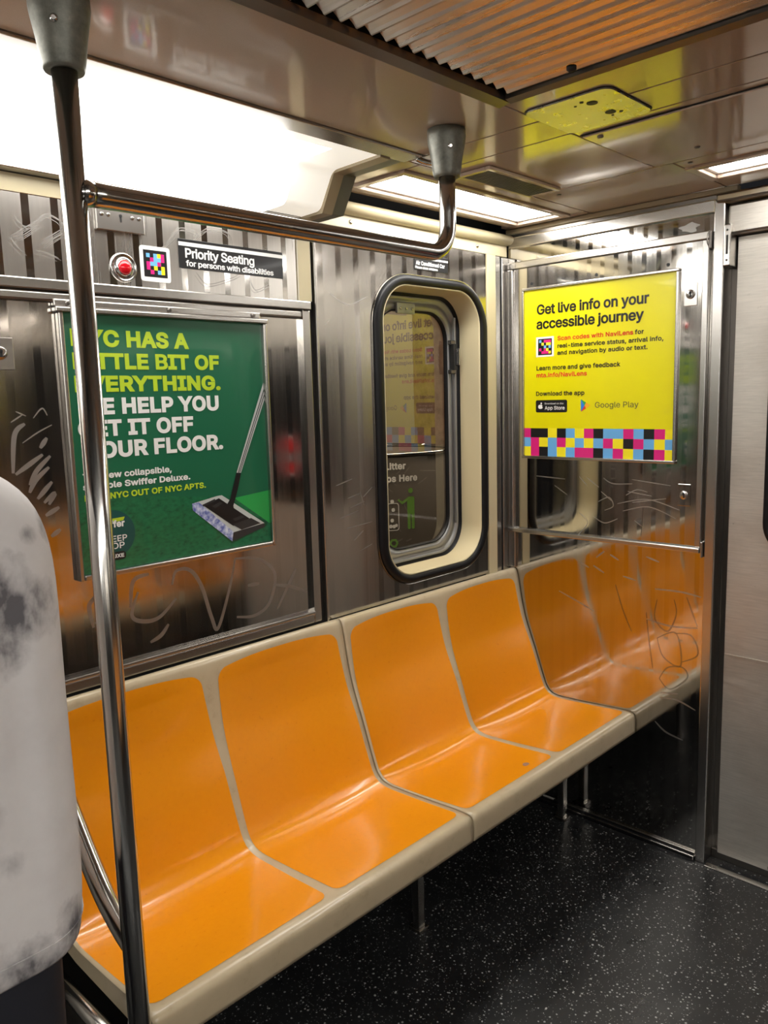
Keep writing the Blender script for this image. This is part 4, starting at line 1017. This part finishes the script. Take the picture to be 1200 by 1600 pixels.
# ================================================================== OUTSIDE THE WINDOW
mb = MB(); mb.box(-3.5, 4.5, .18, 3.2, -.06, -.02); struct(mb, 'platform_floor', 'concrete')
mb = MB(); mb.box(-3.5, 4.5, 3.0, 3.1, -.02, 3.0); struct(mb, 'platform_wall', 'brick')
mb = MB(); mb.box(-.36, 4.5, .12, .15, -1, 0); struct(mb, 'car_outer_skirt', 'steel_dark')
bx, by, br = .185, .90, .375
t = thing('litter_bin', 'large dark round litter bin on the platform outside the window', 'bin', (bx, by, -.02))
RT_ = 1.284
mb = MB(); mb.lathe([(br*.97,-.02),(br*.98,.04),(br,.30),(br,RT_),(br-.006,RT_),(br-.012,.35),(0.001,.34)], (bx, by, 0), 'z', None, 64); body = mb.build('body', 'bin', t)
mb = MB(); mb.tube([(bx+(br-.001)*math.cos(a), by+(br-.001)*math.sin(a), RT_) for a in [2*PI*k/72 for k in range(73)]], .0065, 'steel_bar', 8); mb.build('rim', None, t)
mb = MB(); mb.lathe([(br-.014,RT_-.01),(br-.03,1.10),(br-.06,1.00),(.12,.97),(.001,.99)], (bx, by, 0), 'z', None, 48, cap=False); tag(mb.build('liner', 'bin_liner', t), 'grey plastic liner inside the bin')
A0 = math.atan2(-1.71-by, -2.422-bx)      # side facing the aisle
def fB(d): return lambda s, z, e=0.: (bx+(br+d+e)*math.cos(A0+s/br), by+(br+d+e)*math.sin(A0+s/br), z)
for b_, a0, a1, z_, c_ in (('Litter', .052, .144, 1.222, .0290), ('Stops Here', -.003, .198, 1.170, .0290), ('You Can It.', .012, .142, .838, .0150)):
    letter(body, 'lettering', fB(.002), b_, a0, a1, z_, c_, .032, 'white_print').location = (0,0,0)
mb = MB(); f0 = fB(.002); f = lambda u, z: f0(u-.008, z+.047)
def blob(cx, cz, w_, h_, r_, m): 
    mb.face([f(*p) for p in rrect(cx, cz, w_, h_, min(r_, w_/2-.0005, h_/2-.0005), 5)], m)
for cx in (.010, .172):
    sg = 1 if cx < .1 else -1
    blob(cx, 1.083, .022, .022, .011, 'bin_green'); blob(cx, 1.020, .034, .075, .008, 'bin_green')
    for k in (-1, 1): blob(cx+k*.0095, .955, .014, .075, .006, 'bin_green')
    mb.face([f(*p) for p in ((cx+sg*.012,1.056),(cx+sg*.016,1.040),(cx+sg*.040,1.026),(cx+sg*.060,1.044),(cx+sg*.056,1.050),(cx+sg*.040,1.038))], 'bin_green')
R1, R2 = rrect(.091, .975, .052, .118, .012, 6), rrect(.091, .975, .046, .112, .010, 6)
mb.loft([[f(*p) for p in R1], [f(*p) for p in R2]], 'white_print')
for cx, cz, q in ((.088,1.040,.015),(.092,1.005,.014),(.086,.960,.014),(.080,.935,.014),(.094,.934,.014),(.104,.938,.012)): blob(cx, cz, q, q*1.1, q*.4, 'white_print')
for k in range(3):
    a = math.radians(90+120*k); ca, sa = math.cos(a), math.sin(a)
    q = [(-.011,.014),(.011,.014),(.020,-.001),(.012,-.006),(.006,.005),(-.006,.005)]
    rot = lambda p, a=a-math.pi/2: (.091+p[0]*math.cos(a)-(p[1]+.004)*math.sin(a), .862+p[0]*math.sin(a)+(p[1]+.004)*math.cos(a))
    mb.face([f(*rot(p)) for p in q], 'bin_green')
mb.build('printed_figures', None, body).location = (0,0,0)
t = thing('platform_column', 'dim tiled column on the platform right of the litter bin', 'column', (.95, 1.6, -.02))
mb = MB(); mb.box(.86, 1.16, 1.5, 1.8, -.02, 2.9, bev=.01); mb.build('shaft', 'concrete', t)
mb = MB(); mb.box(.80, .858, 1.49, 1.55, .86, .955, 'hazard', .002)
for k in range(4): mb.face([(.803+k*.014, 1.4885, .862), (.809+k*.014, 1.4885, .862), (.823+k*.014, 1.4885, .953), (.817+k*.014, 1.4885, .953)], 'black_print')
mb.build('hazard_strip', None, t)
t = thing('platform_light', 'unseen tube lamp added over the platform to light the litter bin', 'light', (.6, 1.6, 2.9))
mb = MB(); mb.box(-1.5, 3.0, .22, .40, 2.85, 2.90); mb.build('tube', 'platform_lamp', t)  # unseen lamp, placed so that the front of the bin is lit

# ================================================================== PERSON
person = thing('person', 'person seen from behind in white and grey tie-dye top and dark trousers', 'person', (-2.17, -.48, 0))
FW = Vector((.33, .944, 0)).normalized(); RT = Vector((.944, -.33, 0)).normalized(); C0 = Vector((-2.17, -.48, 0))
def pp(l, f, z): return C0 + RT*l + FW*f + Vector((0,0,z))
# shirt: rings from hem to collar; right half-widths follow the silhouette
rings = [(.722,.228,.124,.0),(.728,.236,.130,.0),(.750,.240,.132,.0),(.79,.243,.131,.0),(.83,.2455,.129,.0),(.90,.2460,.127,.0),(1.00,.2450,.126,.0),(1.10,.2440,.127,.0),(1.20,.2450,.128,.0),(1.28,.2450,.128,.0),(1.33,.2400,.124,-.005),(1.365,.2320,.118,-.005),(1.395,.2180,.110,-.005),(1.42,.195,.098,0),(1.44,.165,.088,0),(1.458,.125,.078,.005),(1.472,.090,.072,.01),(1.482,.074,.068,.012)]
mb = MB(); loops = []
rr = random.Random(3)
for z, a, b, off in rings:
    lp = []
    for k in range(72):
        th = 2*PI*k/72; c, s = math.cos(th), math.sin(th)
        e = .78; x = math.copysign(abs(c)**e, c)*a; y = math.copysign(abs(s)**e, s)*b
        fold = .006*math.sin(5*th+z*4)*math.sin(th*2+1.0)*min(1, max(0, (1.35-z)/.3))*(1-abs(c)**6)
        fold += .012*math.exp(-((abs(x)/a-.72)/.07)**2)*min(1, max(0, (z-.80)/.15))*min(1, max(0, (1.36-z)/.1))   # sleeve against the body
        lp.append(pp(x, y+off + (fold if s < 0 else -fold), z))
    loops.append(lp)
mb.loft(loops, None)
# hem fold and inner return
mb.loft([loops[0], [pp(*( (Vector(p)-C0).dot(RT)*.96, (Vector(p)-C0).dot(FW)*.96, .735)) for p in loops[0]]], None)
mb.bm.normal_update(); bmesh.ops.remove_doubles(mb.bm, verts=mb.bm.verts, dist=1e-5)
# sleeves reach forward from the shoulders
for sg in (1, -1):
    sp = smooth_path([pp(sg*.150,.01,1.385), pp(sg*.178,.05,1.30), pp(sg*.172,.085,1.19), pp(sg*.16,.12,1.10)], 6)
    mb.tube(sp, [.056+.006*k/len(sp) for k in range(len(sp))], None, 24, cap=False)
shirt = mb.build('shirt', 'shirt', person); tag(shirt, 'white top with grey tie-dye patches')
sd = shirt.modifiers.new('sub', 'SUBSURF'); sd.levels = 1; sd.render_levels = 1
# hem stitch line
mb = MB(); mb.tube([pp((Vector(p)-C0).dot(RT)*1.006, (Vector(p)-C0).dot(FW)*1.006, .762) for p in loops[2]]+[pp((Vector(loops[2][0])-C0).dot(RT)*1.006, (Vector(loops[2][0])-C0).dot(FW)*1.006, .762)], .0012, None, 6, cap=False)
mb.build('hem_stitch', 'shirt', shirt).location = (0,0,0)
t = NT(M['shirt'])
tc = t.new('ShaderNodeTexCoord'); acc = None
wv = t.noise(t.coord((1,1,1)), 9, 5, .65); wv2 = t.noise(t.coord((1,1,.6)), 22, 4, .6)
for (l, f, z, r, k) in ((.150,-.10,1.285,.062,1.25),(.190,-.085,1.250,.056,1.25),(.165,-.10,1.195,.046,1.1),(.238,-.02,1.360,.026,1.0),(.205,-.07,1.350,.014,.7),(.225,-.06,.765,.050,1.1),(.16,-.10,.735,.060,1.0),(.06,-.125,.735,.080,1.0),(.150,-.10,.90,.022,.6),(.130,-.11,.98,.020,.35),(-.05,-.12,1.22,.10,.9),(-.18,-.1,.9,.10,.9),(.1,.14,1.1,.12,.9),(-.15,.12,1.3,.1,.9),(.05,.15,.85,.1,.8)):  # dye patches; the small shoulder spots paint the dark of the sleeve fold
    p = pp(l, f, z) - Vector(person.location)
    sb = t.new('ShaderNodeVectorMath', operation='DISTANCE'); t.link(tc.outputs['Object'], sb.inputs[0]); sb.inputs[1].default_value = C0+RT*l+FW*f+Vector((0,0,z))
    q = t.math('MULTIPLY', t.maprange(t.math('ADD', sb.outputs['Value'], t.math('MULTIPLY', t.math('SUBTRACT', wv, .5), r*2.2)), r*1.15, r*.25, 0, k), 1.0)
    acc = q if acc is None else t.math('MAXIMUM', acc, q)
acc = t.math('MINIMUM', t.math('MULTIPLY', acc, t.maprange(wv2, .36, .60, .25, 1.0)), .88)
light = t.ramp(wv, [(.3, srgb(204,200,199)), (.65, srgb(214,211,210))])
t.link(t.mix(acc, light, srgb(72,70,76)), t.b.inputs['Base Color'])
t.bump(t.noise(t.coord((1,1,1)), 700, 2, .5), .12, .0006)
# trousers: two legs joined at the seat
mb = MB()
for sg in (1, -1):
    sp = [(sg*.095,.0,.86,.118),(sg*.10,.0,.72,.112),(sg*.105,.0,.50,.088),(sg*.108,.0,.30,.078),(sg*.11,.0,.08,.075)]
    mb.tube(smooth_path([pp(*q[:3]) for q in sp], 5), [.118-.043*k/20 for k in range(21)], None, 28)
tr_o = mb.build('trousers', 'trousers', person); tag(tr_o, 'dark navy trousers')
for sg in (1, -1):
    mb = MB(); L = [[pp(sg*.11+.046*math.cos(a)*w_, .03+dy+.13*math.sin(a)*w_, z) for a in [2*PI*k/24 for k in range(24)]] for z, w_, dy in ((0,1,.0),(.02,1.03,.0),(.05,.95,-.005),(.085,.6,-.03),(.10,.45,-.045))]
    mb.loft(L, None, cap=True); mb.build('shoe', 'shoe', person)
# body: one continuous surface (head, neck, torso, arms, hands, legs)
me = bpy.data.meshes.new('body'); V = []; Ed = []; Rd = []
def av(l, f, z, r): V.append(tuple(pp(l, f, z))); Rd.append(r); return len(V)-1
def chain(start, pts):
    k = start
    for p in pts:
        n_ = av(*p); Ed.append((k, n_)); k = n_
    return k
pel = av(0, 0, .92, .115)
chest = chain(pel, [(0,0,1.05,.105),(0,0,1.20,.110),(0,0,1.34,.105)])
nk = chain(chest, [(0,.0,1.43,.062),(0,.012,1.50,.054),(0,.02,1.555,.064),(0,.03,1.62,.082),(0,.026,1.68,.084),(0,.02,1.725,.064)])
chain(len(V)-3, [(0,.100,1.615,.018),(0,.118,1.612,.010)])      # nose
for sg in (1, -1):
    chain(len(V)-1 if False else pel+7, [(sg*.085,.018,1.635,.012)])   # ears
    wr = chain(chest, [(sg*.13,0,1.365,.056),(sg*.165,.03,1.29,.046),(sg*.17,.075,1.15,.040),(sg*.165,.135,1.06,.036),(sg*.12,.24,1.12,.030),(sg*.075,.33,1.17,.022),(sg*.065,.36,1.185,.026)])
    for q, (dl, ln) in enumerate(((-.024,.055),(-.008,.064),(.008,.060),(.022,.048))):
        chain(wr, [(sg*.065+dl*.8,.385,1.196,.0095),(sg*.065+dl,.385+ln*.45,1.212,.0085),(sg*.06+dl,.385+ln*.65,1.190,.0075)])
    chain(wr, [(sg*.065-sg*.030,.37,1.20,.0105),(sg*.065-sg*.040,.395,1.222,.009)])
    chain(pel, [(sg*.09,0,.86,.092),(sg*.10,0,.50,.058),(sg*.108,0,.10,.045),(sg*.11,.06,.05,.035)])
me.from_pydata(V, Ed, []); me.update()
body = bpy.data.objects.new('body', me); COL.objects.link(body); body.parent = person; body.location = -Vector(person.location)
sk = body.modifiers.new('skin', 'SKIN')
for i, v in enumerate(me.skin_vertices[0].data): v.radius = (Rd[i], Rd[i]); v.use_root = (i == pel)
ss = body.modifiers.new('sub', 'SUBSURF'); ss.levels = 1; ss.render_levels = 2
me.materials.append(M['skin'])
dg = bpy.context.evaluated_depsgraph_get(); dg.update(); me2 = bpy.data.meshes.new_from_object(body.evaluated_get(dg))
body.modifiers.clear(); body.data = me2
for p in me2.polygons: p.use_smooth = True
if not me2.materials: me2.materials.append(M['skin'])
mb = MB(); loops = []
for z, r, y in ((1.525,.050,-.012),(1.56,.076,-.010),(1.61,.090,-.002),(1.66,.095,.004),(1.71,.090,.008),(1.745,.064,.010),(1.760,.02,.010)):
    loops.append([pp(r*.92*math.cos(a), y+(r*1.05 if math.sin(a) < 0 else r*(.35 if z < 1.69 else .95))*math.sin(a), z) for a in [2*PI*k/32 for k in range(32)]])
mb.loft(loops, None, cap=True); mb.build('hair', 'hair', person)
